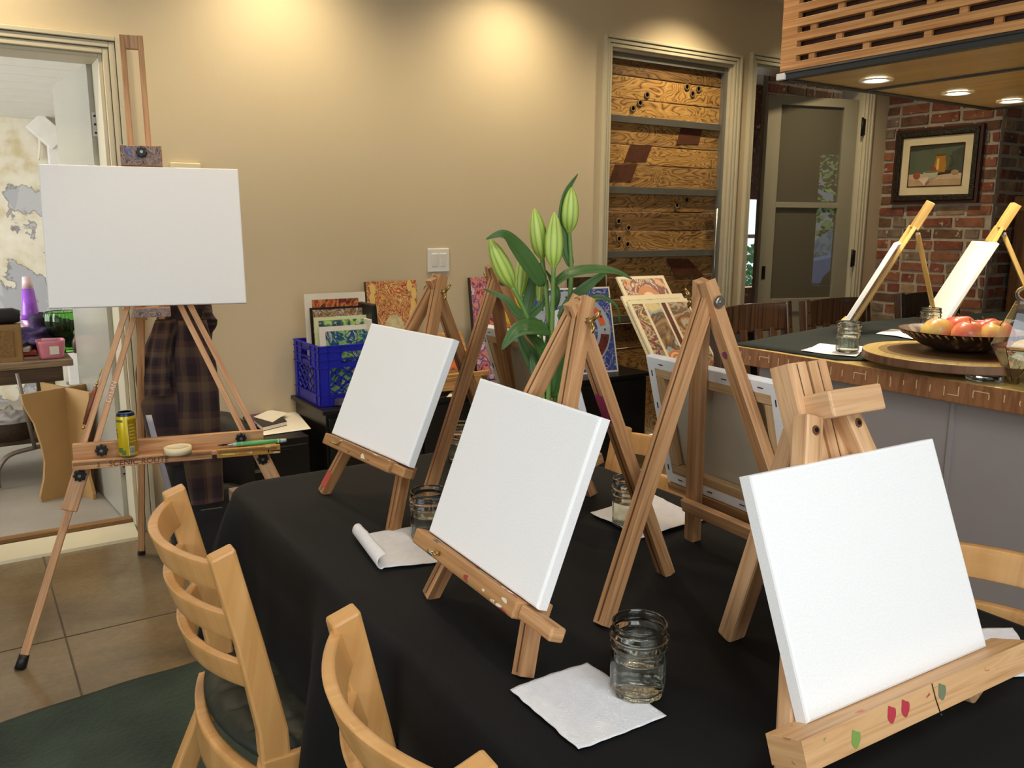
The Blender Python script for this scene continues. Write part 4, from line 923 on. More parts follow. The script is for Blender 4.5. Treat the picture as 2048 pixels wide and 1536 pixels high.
b = MB(); b.box((q.x+.05, q.y-.005, SZ+.0165), (.19, .068, .024)); b.build('card_stack', plain('printed_cards', (120, 108, 118), .6, var=.3, scale=50), t)

# leaning paintings
def panel(name, bl, br, h, lean, thick, front, side, label, group, cat='painting', shapes=None, border=None):
    """board whose lower edge runs from bl to br, leaning back"""
    bl, br = Vector(bl), Vector(br); u = (br-bl).normalized(); w = (br-bl).length; nb = Vector((-u.y, u.x, 0))
    v = Vector((0, 0, math.cos(R(lean))))+nb*math.sin(R(lean)); n = u.cross(v)
    t = thing(name, (bl+br)/2, label, cat, group)
    b = MB(); b.prism([bl, br, br+v*h, bl+v*h], -n*thick); b.build('board', side, t)
    k = border or 0; e = n*.0006
    b = MB(); b.poly([bl+u*k+v*k+e, bl+u*(w-k)+v*k+e, bl+u*(w-k)+v*(h-k)+e, bl+u*k+v*(h-k)+e], 0, [(0, 0), (1, 0), (1, h/w), (0, h/w)]); b.build('painted_face', front, t)
    if shapes:
        lay = 1
        for nm, pts, mt in shapes:
            b = MB(); e2 = n*(.0006+.0004*lay); b.poly([bl+u*(x*w)+v*(y*h)+e2 for x, y in pts], 0, [(x, y*h/w) for x, y in pts]); b.build(nm, mt, t); lay += 1
    return t
def disc(cx, cy, rx, ry, a0=0, a1=360, n=40, r0=None):
    if r0 is None: return [(cx+rx*math.cos(R(a0+(a1-a0)*i/n)), cy+ry*math.sin(R(a0+(a1-a0)*i/n))) for i in range(n if a1-a0 == 360 else n+1)]
    o = [(cx+rx*math.cos(R(a0+(a1-a0)*i/n)), cy+ry*math.sin(R(a0+(a1-a0)*i/n))) for i in range(n+1)]
    return o+[(cx+rx*r0*math.cos(R(a1-(a1-a0)*i/n)), cy+ry*r0*math.sin(R(a1-(a1-a0)*i/n))) for i in range(n+1)]
pA = art('painting_red_gold', ((236, 214, 130), (196, 96, 60), (140, 40, 60), (232, 180, 90), (110, 50, 30), (226, 200, 160)), 3.2, 3.0, 5, 1.7)
pAc = art('painting_cream', ((206, 196, 150), (186, 176, 130), (220, 210, 170)), 5, 1, 2, 4)
bl = Pz(752, 800, SZ); bl.y = 3.80
panel('painting', (1.672, 3.80, SZ), (1.945, 3.80, SZ), .54, 7, .025, pA, m_blackwood, 'small red and gold swirling painting behind the blue crate', 'painted panels leaning on the back wall',
      shapes=[('pale_patch', disc(.5, .55, .2, .14, n=26), pAc), ('lower_patch', disc(.52, .2, .22, .10, n=26), pAc)]+[('gold_drop', disc(x, y, .055, .055, n=16), plain('gold_drop', (222, 188, 110), .4)) for x, y in ((.12, .93), (.1, .84), (.85, .95), (.93, .88), (.9, .78), (.14, .74), (.86, .68), (.08, .65), (.94, .6))])
pB = art('painting_violet', ((60, 40, 100), (150, 50, 90), (226, 150, 120), (110, 60, 130), (230, 200, 210), (190, 70, 70)), 4.2, 2.0, 3, 6.6, 'CELL')
panel('painting', (2.262, 3.79, SZ), (2.70, 3.79, SZ), .545, 8, .03, pB, m_blackwood, 'violet and yellow swirling painting behind the tall dark easel', 'painted panels leaning on the back wall',
      shapes=[('yellow_figure', [(.42, .9), (.6, .95), (.75, .85), (.8, .6), (.95, .5), (.9, .4), (.62, .46), (.5, .5), (.36, .42), (.3, .55)], art('painting_yellow', ((222, 190, 60), (206, 160, 40), (190, 120, 50)), 3, 1, 2, 1)), ('red_band', [(.4, .42), (.66, .5), (.9, .36), (.8, .3), (.5, .34)], art('painting_reds', ((180, 40, 50), (110, 40, 90), (220, 180, 180)), 6, 2, 4, 2))])
pC = art('painting_blue_field', ((52, 66, 140), (70, 86, 168), (52, 66, 140), (60, 76, 150), (190, 190, 170)), 12, 1, 4, 3)
ringm = plain('painting_grey_ring', (160, 172, 184), .5, var=.08); innerm = plain('painting_pale_core', (214, 218, 224), .5, var=.06)
blk = plain('painting_black', (26, 24, 30), .6); mrn = plain('painting_maroon', (96, 40, 34), .5, var=.3, scale=30); org = plain('painting_orange', (214, 96, 60), .5); red = plain('painting_crimson', (190, 60, 80), .5)
sh = [('pale_edge', [(0, 0), (1, 0), (1, .02), (0, .02)], m_mat_board), ('pale_edge', [(0, .98), (1, .98), (1, 1), (0, 1)], m_mat_board), ('pale_edge', [(0, 0), (.012, 0), (.012, 1), (0, 1)], m_mat_board), ('pale_edge', [(.985, 0), (1, 0), (1, 1), (.985, 1)], m_mat_board),
      ('grey_ring', disc(.5, .5, .46, .46, n=60), ringm), ('core', disc(.5, .5, .31, .31, n=50), pC), ('core_light', disc(.42, .56, .2, .2, n=40), innerm), ('maroon_arc', disc(.5, .5, .44, .44, -48, -8, 14, .78), mrn), ('coral_arc', disc(.5, .5, .41, .41, 8, 40, 12, .84), org),
      ('orange_arc', disc(.5, .5, .40, .40, -120, -70, 14, .8), org), ('crimson_spot', disc(.28, .68, .05, .05, n=8), red), ('ship_hull', [(.52, .44), (.72, .46), (.68, .36), (.56, .34)], mrn), ('ship_sail', [(.6, .47), (.63, .7), (.66, .47)], blk)]
for i in range(16):
    a = i*23.0; sh.append(('black_fleck', disc(.5+.39*math.cos(R(a)), .5+.39*math.sin(R(a)), .012, .014, n=5), blk))
tq = Pz(1052, 755, SZ)
panel('painting', (2.52, 3.68, SZ), (3.085, 3.62, SZ), .485, 14, .02, pC, m_mat_board, 'square blue painting with a grey circle behind the lilies', 'painted panels leaning on the back wall', shapes=sh)
# small paint box with lid open, red painting inside
t = thing('paint_box', (2.0, 3.63, SZ), 'open wooden paint box with a red picture in its lid, behind the left easel', 'paint box')
m_boxw = wood('box_wood', (186, 140, 80), (210, 166, 104), .45)
b = MB(); b.box((2.0, 3.63, SZ+.045), (.36, .14, .06)); b.box((2.0, 3.555, SZ+.09), (.37, .02, .016)); b.build('box_body', m_boxw, t, bevel=.002)
b = MB(); q = [Vector((1.80, 3.70, SZ+.08)), Vector((2.17, 3.70, SZ+.08)), Vector((2.15, 3.76, SZ+.27)), Vector((1.80, 3.76, SZ+.27))]; b.prism(q, (0, .015, 0)); b.build('lid', m_boxw, t)
b = MB(); q2 = [p+Vector((.012*(1 if i in (0, 3) else -1), -.002, .012*(1 if i < 2 else -1))) for i, p in enumerate(q)]; b.poly(q2, 0, [(0, 0), (1, 0), (1, .5), (0, .5)]); b.build('lid_picture', art('painting_red_box', ((176, 70, 40), (140, 44, 34), (206, 110, 60), (50, 40, 34)), 2.5, 1, 1.6, 9, 'NOISE'), t)
b = MB(); b.box((2.16, 3.557, SZ+.06), (.03, .012, .03)); b.build('clasp', m_brass, t)
# small flat things in front of the paint box
for (p4, c_, lab) in ((((893, 795), (905, 782), (930, 780), (926, 793)), (214, 190, 150), 'small round-edged printed card under the paint box, left of the dark easel leg'), (((936, 792), (940, 782), (962, 780), (968, 790)), (206, 196, 170), 'small pale card just right of the dark easel leg')):
    slabthing('postcard', p4, SZ, .004, [art('card_%d' % c_[0], (c_, (150, 130, 100), (230, 220, 200)), 4, 1, 2, c_[1]/50)], lab, 'card', 'small cards on the sideboard')
slabthing('book', ((962, 770), (975, 783), (1003, 780), (994, 764)), SZ, .014, [plain('grey_cover', (96, 84, 82), .4, var=.25)], 'small dark grey book beside the paint box', 'book')
# stack of prints on a stand at the right end
def print_stack():
    m_cream = plain('cream_mount', (232, 222, 190), .6, var=.02)
    base = Vector((3.10, 3.27, SZ)); u = Vector((1, -.06, 0)).normalized(); nb = Vector((.06, 1, 0)).normalized()
    specs = [(.07, .68, .345, .02, 'tall cream mounted print with flame and feather, behind the others', art('print_flame', ((190, 110, 60), (232, 190, 150), (120, 120, 120), (226, 220, 206), (150, 70, 50), (90, 90, 96)), 2.4, 2.4, 3.5, 4.4)),
             (.035, .55, .44, .03, 'cream mounted print of a wide sandy picture in the middle of the stack', art('print_sand', ((196, 176, 130), (216, 200, 160), (160, 140, 100)), 6, 1, 3, 2.4)),
             (.0, .52, .43, .022, 'front cream mounted print divided into panels with a curled red rose', art('print_rose', ((120, 80, 60), (200, 190, 160), (150, 60, 40), (90, 80, 90), (222, 196, 140), (60, 50, 46)), 3, 2.5, 3.2, 7.9))]
    lean = 40
    for dy, h, w, k, lab, am in specs:
        bl = base+nb*dy+u*(.0 if h < .6 else .05); v = Vector((0, 0, math.cos(R(lean))))+nb*math.sin(R(lean))-u*.0; v = v.normalized(); n = u.cross(v)
        t = thing('mounted_print', bl+u*w/2, lab, 'art print', 'cream mounted prints beside the barn board door')
        b = MB(); b.prism([bl, bl+u*w, bl+u*w+v*h, bl+v*h], -n*.012); b.build('mount', m_cream, t)
        if 'rose' in lab:
            for a0, a1, mt in ((.05, .22, am), (.26, .50, art('print_sky', ((120, 150, 170), (226, 206, 150), (180, 150, 110), (90, 60, 50)), 2.5, 1.5, 2, 3)), (.53, .60, mrn), (.64, .97, art('print_head', ((150, 120, 90), (110, 84, 60), (190, 180, 160), (170, 120, 80), (80, 64, 54)), 2.4, 2.6, 3, 5.2))):
                b = MB(); b.poly([bl+u*w*a0+v*.02+n*.0006, bl+u*w*a1+v*.02+n*.0006, bl+u*w*a1+v*(h-.025)+n*.0006, bl+u*w*a0+v*(h-.025)+n*.0006], 0, [(a0, 0), (a1, 0), (a1, h/w), (a0, h/w)]); b.build('picture', mt, t)
            c = (.38, .24)
            b = MB()
            for r_ in (.13, .10, .07, .04): b.poly([bl+u*w*(c[0]+r_*math.cos(R(a)))+v*(h*c[1]+w*r_*math.sin(R(a)))+n*(.001+.0005*(.14-r_)*10) for a in range(0, 360, 18)], 0 if r_ in (.13, .07) else 1)
            b.build('rose', [plain('rose_orange', (214, 120, 70), .5), plain('rose_pale', (232, 190, 140), .5)], t)
        else:
            b = MB(); b.poly([bl+u*k+v*k+n*.0006, bl+u*(w-k)+v*k+n*.0006, bl+u*(w-k)+v*(h-k)+n*.0006, bl+u*k+v*(h-k)+n*.0006], 0, [(0, 0), (1, 0), (1, h/w), (0, h/w)]); b.build('picture', am, t)
            if 'flame' in lab:
                fc = (.5, .62)
                for s_, c_ in ((1, (206, 140, 100)), (.75, (236, 206, 170)), (.5, (220, 150, 100)), (.28, (244, 220, 150))):
                    pts = []
                    for i in range(30):
                        a = 2*math.pi*i/30; rr = .13*s_; x = rr*math.sin(a)*(1-.35*math.cos(a)) ; z_ = rr*1.5*(-math.cos(a)) + (.35*rr*max(0, -math.cos(a))**6)
                        pts.append(bl+u*(w*fc[0]+x*w*2.2)+v*(h*fc[1]+z_*.8)+n*(.0012+.0006*(1-s_)*4))
                    b = MB(); b.poly(pts); b.build('flame', plain('flame_%d_%d' % (c_[0], c_[2]), c_, .5), t)
print_stack()
# dark picture behind, leaning
panel('painting', (2.93, 3.84, SZ), (3.2, 3.84, SZ), .52, 6, .02, art('painting_dark', ((26, 18, 14), (44, 30, 22), (70, 50, 26), (30, 20, 16)), 3, 1, 3, 6, 'NOISE'), m_blackwood, 'very dark painting in the gap between blue painting and mounted prints', 'painted panels leaning on the back wall')
# black bag at the right end
def blob(name, c, r, amp, seed, mt, parent, sc=(1, 1, 1), freq=3, nu=36, nv=24, flat=True):
    c = Vector(c); b = MB()
    def fn(u, v):
        t_, p_ = 2*math.pi*u, math.pi*v; d = Vector((math.sin(p_)*math.cos(t_), math.sin(p_)*math.sin(t_), -math.cos(p_)))
        k = r*(1+amp*noise.noise(d*freq+Vector((seed, seed, seed)))); q = Vector((d.x*k*sc[0], d.y*k*sc[1], d.z*k*sc[2]))
        e = 3.2; return c+q
    b.grid(fn, nu, nv, 0, True, True); return b.build(name, mt, parent)
t = thing('tote_bag', (3.38, 3.1, 0), 'shiny black bag standing in front of the mounted prints, behind the tripod easel', 'bag')
m_shiny = plain('shiny_black_nylon', (14, 13, 14), .28)
b = MB()
def bagf(u, v):
    a = 2*math.pi*u; w_ = (.18-.12*max(0, v-.45)/.55); d_ = .14-.09*max(0, v-.4)/.6
    ca, sa = math.cos(a), math.sin(a); k = 1+.07*noise.noise(Vector((ca*2, sa*2, v*4)))
    return Vector((3.38+w_*k*math.copysign(abs(ca)**.6, ca)+.10*v, 3.08+d_*k*math.copysign(abs(sa)**.6, sa), .002+.86*v+(.02*noise.noise(Vector((ca*3, sa*3, 7))) if v > .9 else 0)))
b.grid(bagf, 40, 26, 0, True, True); b.build('bag_body', m_shiny, t)
b = MB(); b.tube([(3.45, 3.05, .84), (3.47, 3.05, .93), (3.51, 3.06, .95), (3.53, 3.08, .86)], .008, 8); b.build('bag_handle', m_shiny, t)

# ================================================================ lilies in a glass vase
VB = Vector((1.0, 1.385, TZ))
t = thing('lily_vase', VB, 'bunch of closed green lily buds in a clear glass vase behind the centre canvas', 'flower vase')
b = MB(); b.lathe([(0, .002), (.040, .002), (.043, .006), (.043, .22), (.047, .248), (.0455, .25), (.0445, .248), (.0405, .22), (.0405, .012), (0, .012)], VB, 36); b.build('vase_glass', m_glass, t)
b = MB(); b.lathe([(0, .0125), (.0402, .0125), (.0402, .17), (0, .17)], VB, 36); b.build('vase_water', m_water, t)
VN = Vector((VB.x, VB.y, 0)).normalized()
def V(px, py, o=0.0): return Pp(px, py, VB+VN*o, VN)
m_stem = plain('lily_stem', (104, 136, 62), .45, var=.12, scale=20); 
def leaf_mat():
    m, nt, b = _nt('lily_leaf'); v = mapped(nt, 'UV', (1, 9, 1)); w_ = N(nt, 'ShaderNodeTexWave', i_Scale=1.0, i_Distortion=.6, bands_direction='Y'); nt.links.new(v, w_.inputs['Vector'])
    rp = ramp(nt, [(0, srgb(46, 78, 32)), (.5, srgb(68, 104, 46)), (1, srgb(88, 124, 62))]); nt.links.new(w_.outputs[0], rp.inputs[0]); nt.links.new(rp.outputs[0], b.inputs['Base Color'])
    b.inputs['Roughness'].default_value = .38; b.inputs['Transmission Weight'].default_value = 0; bump(nt, b, w_.outputs[0], .25, .002); return m
def bud_mat():
    m, nt, b = _nt('lily_bud'); tc = N(nt, 'ShaderNodeTexCoord'); sp = N(nt, 'ShaderNodeSeparateXYZ'); nt.links.new(tc.outputs['UV'], sp.inputs[0])
    ml = N(nt, 'ShaderNodeMath', operation='MULTIPLY'); ml.inputs[1].default_value = 9; nt.links.new(sp.outputs[0], ml.inputs[0]); fr = N(nt, 'ShaderNodeMath', operation='FRACT'); nt.links.new(ml.outputs[0], fr.inputs[0])
    rp = ramp(nt, [(0, srgb(122, 150, 58)), (.15, srgb(170, 192, 84)), (.5, srgb(198, 210, 112)), (.85, srgb(170, 192, 84)), (1, srgb(122, 150, 58))]); nt.links.new(fr.outputs[0], rp.inputs[0])
    tip = ramp(nt, [(0, (.8, .9, .75)), (.75, (1, 1, 1)), (1, (1.0, .93, .74))]); nt.links.new(sp.outputs[1], tip.inputs[0])
    mx = N(nt, 'ShaderNodeMix', data_type='RGBA', blend_type='MULTIPLY'); mx.inputs[0].default_value = 1; nt.links.new(rp.outputs[0], mx.inputs[6]); nt.links.new(tip.outputs[0], mx.inputs[7]); nt.links.new(mx.outputs[2], b.inputs['Base Color'])
    b.inputs['Roughness'].default_value = .45; b.inputs['Subsurface Weight'].default_value = .1; b.inputs['Subsurface Radius'].default_value = (.01, .012, .004); return m
m_leaf, m_bud = leaf_mat(), bud_mat()
def curve(pts, n):
    out = []; k = len(pts)-1
    for i in range(n+1):
        s = i/n*k; a = min(int(s), k-1); f_ = s-a; p0, p1, p2, p3 = pts[max(a-1, 0)], pts[a], pts[a+1], pts[min(a+2, k)]
        out.append(.5*((2*p1)+(p2-p0)*f_+(2*p0-5*p1+4*p2-p3)*f_*f_+(3*p1-p0-3*p2+p3)*f_**3))
    return out
def bud(base, tip, r, open_=0):
    base, tip = Vector(base), Vector(tip); d = tip-base; L = d.length; rot = d.to_track_quat('Z', 'Y').to_matrix()
    prof = [(.004, -.004), (.007, .0), (r*.72, L*.10), (r*.93, L*.22), (r, L*.38), (r*.95, L*.55), (r*.78, L*.72), (r*.5, L*.87), (r*.2, L*.97), (.0008, L)]
    b = MB()
    def fn(u, v):
        k = v*(len(prof)-1); a = min(int(k), len(prof)-2); f_ = k-a; rr = prof[a][0]*(1-f_)+prof[a+1][0]*f_; z = prof[a][1]*(1-f_)+prof[a+1][1]*f_
        an = 2*math.pi*u; rr *= 1-.10*abs(math.sin(an*1.5))**.5*(1 if v > .1 else 0); sp = open_*max(0, z/L-.6)**1.3*2.2
        return base+rot@Vector((rr*math.cos(an)+sp*math.copysign(1, math.cos(an))*.03, rr*math.sin(an), z))
    b.grid(fn, 36, 18, 0, True, True); return b.build('bud', m_bud, t)
def stem(pts, r0=.0055, r1=.0045):
    c = curve([Vector(p) for p in pts], 18); b = MB(); b.tube(c, [r0+(r1-r0)*i/18 for i in range(19)], 9); return b.build('stem', m_stem, t)
root = lambda i: VB+Vector((.012*math.cos(i*2.1), .012*math.sin(i*2.1), .02))
neck = lambda i: VB+Vector((.016*math.cos(i*1.9), .016*math.sin(i*1.9), .25))
stem([root(0), neck(0), V(1065, 660, -.01), V(1024, 572, -.02)]); bud(V(1024, 572, -.02), V(979, 478, -.04), .0205, .15)
stem([root(1), neck(1), V(1096, 640, .0), V(1084, 515, .0)]); bud(V(1084, 515, .0), V(1069, 416, -.005), .0195)
stem([root(2), neck(2), V(1104, 650, -.02), V(1107, 532, -.03)]); bud(V(1107, 532, -.03), V(1109, 424, -.03), .020, .9)
stem([root(3), neck(3), V(1138, 610, .03), V(1142, 540, .04), V(1138, 462, .05)]); bud(V(1138, 462, .05), V(1143, 374, .05), .0195)
stem([root(4), neck(4), V(1065, 650, .04), V(1040, 590, .05)]); bud(V(1040, 590, .05), V(1050, 490, .07), .016)
stem([root(5), neck(5), V(1080, 640, .03)]); bud(V(1079, 600, .03), V(1083, 535, .04), .010)
def leaf(pts, wmax, nrm, fold=.25, shape=.55):
    c = curve([Vector(p) for p in pts], 20); nrm = Vector(nrm); b = MB()
    def fn(u, v):
        i = min(int(round(v*20)), 20); p = c[i]; d = (c[min(i+1, 20)]-c[max(i-1, 0)]).normalized(); s = d.cross(nrm); s = s.normalized() if s.length > 1e-4 else d.orthogonal()
        n_ = s.cross(d); w_ = wmax*max(.02, (math.sin(math.pi*min(1, v**shape*1.0)))**.85 if v < 1 else .0)
        x = (u-.5)*2; return p+s*x*w_/2+n_*(abs(x)*fold*w_/2+.0012*math.sin(x*9))
    b.grid(fn, 10, 20, 0, True, uvs=(1, 1))
    for i in range(len(b.u)): b.u[i] = [(q[1], q[0]) for q in b.u[i]]
    return b.build('leaf', m_leaf, t, solid=.0006)
cv = -VN
leaf([V(1088, 572, -.01), V(1060, 530, -.03), V(1030, 490, -.05), V(1005, 468, -.07), V(972, 478, -.08)], .036, cv+Vector((0, 0, .7)), .15)
leaf([V(1108, 570, -.02), V(1140, 548, -.03), V(1190, 540, -.04), V(1235, 545, -.05), V(1264, 558, -.06)], .036, cv*.6+Vector((0, 0, 1)), .2)
leaf([V(1118, 640, .02), V(1150, 595, .03), V(1190, 560, .05), V(1225, 536, .08)], .026, cv, .2)
leaf([V(1128, 650, .0), V(1160, 610, -.0), V(1200, 596, .0), V(1232, 612, .0), V(1240, 648, .01)], .026, cv*.4+Vector((0, 0, 1)), .25)
leaf([V(1140, 640, .03), V(1158, 622, .04), V(1185, 604, .06), V(1218, 590, .08)], .022, cv*.5+Vector((0, 0, 1)), .2)
leaf([V(1142, 535, .04), V(1127, 490, .045), V(1124, 430, .05), V(1132, 385, .05), V(1156, 348, .05)], .027, cv+Vector((.6, -.4, 0)), .35)
leaf([V(1100, 660, -.02), V(1060, 655, -.05), V(1030, 665, -.07), V(1003, 700, -.09)], .046, cv*.7+Vector((0, 0, .8)), .12)
leaf([V(1086, 652, -.0), V(1040, 630, -.02), V(1010, 598, -.03), V(968, 578, -.03)], .020, cv+Vector((0, 0, .6)), .3)
leaf([V(1052, 640, .03), V(1060, 600, .04), V(1068, 555, .05), V(1082, 525, .06)], .03, cv+Vector((-.5, .3, 0)), .3)
leaf([V(1046, 640, .01), V(1068, 625, .01), V(1090, 600, .01), V(1096, 560, .01)], .016, cv, .3)
leaf([V(1096, 760, .01), V(1068, 720, .02), V(1048, 690, .02), V(1036, 660, .02)], .036, cv, .2)
leaf([V(1098, 790, -.01), V(1100, 730, -.02), V(1112, 690, -.03), V(1118, 640, -.02)], .030, cv, .3)
leaf([V(1094, 800, .0), V(1078, 770, .0), V(1068, 740, .0), V(1060, 700, .01)], .022, cv, .3)
leaf([V(1104, 795, .0), V(1116, 760, .0), V(1124, 730, .0), V(1130, 700, .0)], .020, cv, .3)
leaf([V(1092, 720, -.01), V(1080, 690, -.02), V(1062, 672, -.03), V(1040, 650, -.04)], .022, cv, .25)
leaf([V(1106, 620, .05), V(1112, 590, .06), V(1108, 570, .07), V(1092, 540, .08)], .02, cv, .3)

# ================================================================ the big folding floor easel
m_fe = wood('floor_easel_beech', (190, 138, 92), (214, 166, 118), .45, splat=[(226, 218, 204), (150, 110, 90), (120, 90, 76)], amount=.22)
m_paintblk = art('palette_smears', ((40, 36, 50), (150, 120, 100), (64, 76, 120), (196, 188, 182), (120, 84, 64), (206, 170, 60), (46, 38, 50), (170, 140, 120)), 1.5, 1.6, 2.2, 2.9)
gu = Vector((.978, -.21, 0)).normalized(); gn = Vector((gu.y, -gu.x, 0)).normalized()   # gn points to the front
gc = Vector((.545, 3.06, 1.09))
t = thing('floor_easel', (.45, 3.2, 0), 'tall folding beech floor easel holding a large canvas, beside the store room door', 'easel')
fL, fR, fB = Vector((.048, 2.866, 0)), Vector((1.03, 2.66, 0)), Vector((.539, 3.661, 0))
hL, hR = Vector((.508, 3.115, 1.13)), Vector((.64, 3.085, 1.13))
for ft, hd, sg in ((fL, hL, -1), (fR, hR, 1)):
    d = (hd-ft).normalized(); sd = d.cross(gn).normalized(); q = ft.lerp(hd, .52)
    b = MB(); b.bar(ft+d*.03, ft.lerp(hd, .56), .024, .020, gn); o = b.build('lower_leg', m_fe, t, bevel=.003)
    b = MB(); b.tube([ft+Vector((0, 0, .0)), ft+d*.045], [.017, .015], 12); b.build('rubber_foot', m_black, o)
    e = ft.lerp(hd, .40)
    b = MB(); b.bar(e, ft.lerp(hd, .56), .048, .034, gn); b.build('clamp_sleeve', m_fe, t, bevel=.004)
    for s_ in (-1, 1):
        b = MB(); b.bar(ft.lerp(hd, .56)+sd*s_*.018, hd+sd*s_*.0145, .019, .028, gn); b.build('upper_rail', m_fe, t, bevel=.002)
    k = ft.lerp(hd, .50)+gn*.02
    def knob(p, ax, r=.018, nm='knob'):
        b = MB(); p = Vector(p); rot = Vector(ax).to_track_quat('Z', 'Y').to_matrix()
        pts = [p+rot@Vector((r*(1+.14*math.cos(8*a))*math.cos(a), r*(1+.14*math.cos(8*a))*math.sin(a), 0)) for a in [2*math.pi*i/48 for i in range(48)]]
        b.prism(pts, Vector(ax).normalized()*.016); o = b.build(nm, m_black, t, bevel=.002)
        b = MB(); b.tube([p+Vector(ax).normalized()*.0155, p+Vector(ax).normalized()*.0175], .005, 10); b.build('knob_insert', m_steel, o)
    knob(k, gn)
d = (gc+Vector((0, .12, .1))-fB).normalized()
b = MB(); b.bar(fB+d*.03, gc+Vector((-.01, .10, .1)), .026, .036, gn); o = b.build('rear_leg', m_fe, t, bevel=.003)
b = MB(); b.tube([fB, fB+d*.045], [.016, .014], 12); b.build('rubber_foot', plain('brown_rubber', (44, 26, 24), .6), o)
# mast: two rails with cap, from behind the canvas to the top
mt_, mb2 = Py(262, 72, 3.26), gc-gn*.05+Vector((-.0, 0, -.05))
md = (mt_-mb2).normalized(); ms = md.cross(gn).normalized()
for s_ in (-1, 1):
    b = MB(); b.bar(mb2+ms*s_*.028, mt_+ms*s_*.028, .018, .024, gn); b.build('mast_rail', m_fe, t, bevel=.002)
b = MB(); b.bar(mt_-md*.022-ms*.02, mt_-md*.022+ms*.02, .044, .024, gn); b.build('mast_cap', m_fe, t, bevel=.002)
# head block under the canvas and clamp above it
b = MB(); hb = gc+Vector((0, 0, -.018))+gn*.012; b.bar(hb-gu*.058, hb+gu*.058, .030, .05, gn); o = b.build('canvas_rest', m_fe, t, bevel=.002)
b = MB(); q = hb+gn*.0256; b.poly([q-gu*.056-Vector((0, 0, .014)), q+gu*.056-Vector((0, 0, .014)), q+gu*.056+Vector((0, 0, .014)), q-gu*.056+Vector((0, 0, .014))], 0, [(0, 0), (1, 0), (1, .26), (0, .26)]); b.build('paint_smears', m_paintblk, o)
GL = R(9); gv = Vector((0, 0, math.cos(GL)))-gn*math.sin(GL); gnn = gu.cross(gv)
ct = gc+gv*.50+gnn*.002
b = MB(); b.bar(ct-gu*.064+gv*.0, ct+gu*.064, .066, .05, gnn); o = b.build('top_clamp', m_fe, t, bevel=.002)
q = ct+gnn*.0256; b = MB(); b.poly([q-gu*.063-gv*.032, q+gu*.063-gv*.032, q+gu*.063+gv*.031, q-gu*.063+gv*.031], 0, [(0, 0), (1.2, 0), (1.2, .6), (0, .6)]); b.build('paint_smears', m_paintblk, o)
knob(ct+gnn*.026+gv*.008+gu*.002, gnn, .016)
# tray across the legs
tl, tr_ = fL.lerp(hL, .55)-gu*.035, fR.lerp(hR, .548)+gu*.03
td = (tr_-tl).normalized(); TLen = (tr_-tl).length
tb = tl+gn*.016
b = MB(); b.bar(tb+gn*.012+Vector((0, 0, .02)), tb+td*TLen+gn*.012+Vector((0, 0, .02)), .052, .02, gn); b.build('tray_back', m_fe, t, bevel=.002)
tf = tb+gn*.058+Vector((0, 0, -.018))
b = MB(); b.bar(tb+gn*.04+Vector((0, 0, -.010)), tb+td*(TLen+.04)+gn*.04+Vector((0, 0, -.010)), .012, .05, gn); b.build('tray_floor', m_fe, t, bevel=.001)
b = MB(); b.bar(tf+Vector((0, 0, .004)), tf+td*.42+Vector((0, 0, .004)), .030, .014, gn); b.build('tray_lip', m_fe, t, bevel=.002)
b = MB(); b.bar(tf+td*.435+Vector((0, 0, .004)), tf+td*(TLen+.05)+Vector((0, 0, .004)), .030, .014, gn); b.build('tray_lip', wood('ochre_lip', (186, 132, 52), (206, 156, 72), .4, splat=[(222, 206, 110), (190, 150, 120), (214, 200, 180)], amount=.4), t, bevel=.002)
knob(tb+td*.085+gn*.024+Vector((0, 0, .022)), gn, .018); knob(tb+td*(TLen-.075)+gn*.024+Vector((0, 0, .026)), gn, .017)
m_ink = plain('brown_marker_ink', (112, 58, 38), .7)
text_mesh('SCENIC ROUTE', tf+td*.105+gn*.0078+Vector((0, 0, -.006)), td, (0, 0, 1), .026, m_ink, 'handwriting', t, shear=.1)
text_mesh('3', tf+td*.07+gn*.0078+Vector((0, 0, -.006)), td, (0, 0, 1), .022, m_ink, 'handwriting', t)
m_chalk = plain('white_marker_ink', (226, 212, 200), .7)
d = (hL-fL).normalized(); sd = d.cross(gn).normalized(); q = fL.lerp(hL, .70)+gn*.0152
text_mesh('DYLAN', q+gu*.025-d*.01, d, -gu, .022, m_chalk, 'handwriting', t)
q = tf+td*.6+gn*.0078; b = MB(); b.tube([q, q+td*.004], .005, 8); b.bar(q+td*.01, q+td*.075, .003, .001, gn); b.build('printed_mark', m_black, t)
# the canvas on it
BLg = gc-gu*.305+gnn*.012; canvas(BLg, gu, gv, .61, .462, .02, 'large blank canvas on the tall floor easel', 'large canvas', barw=.045)
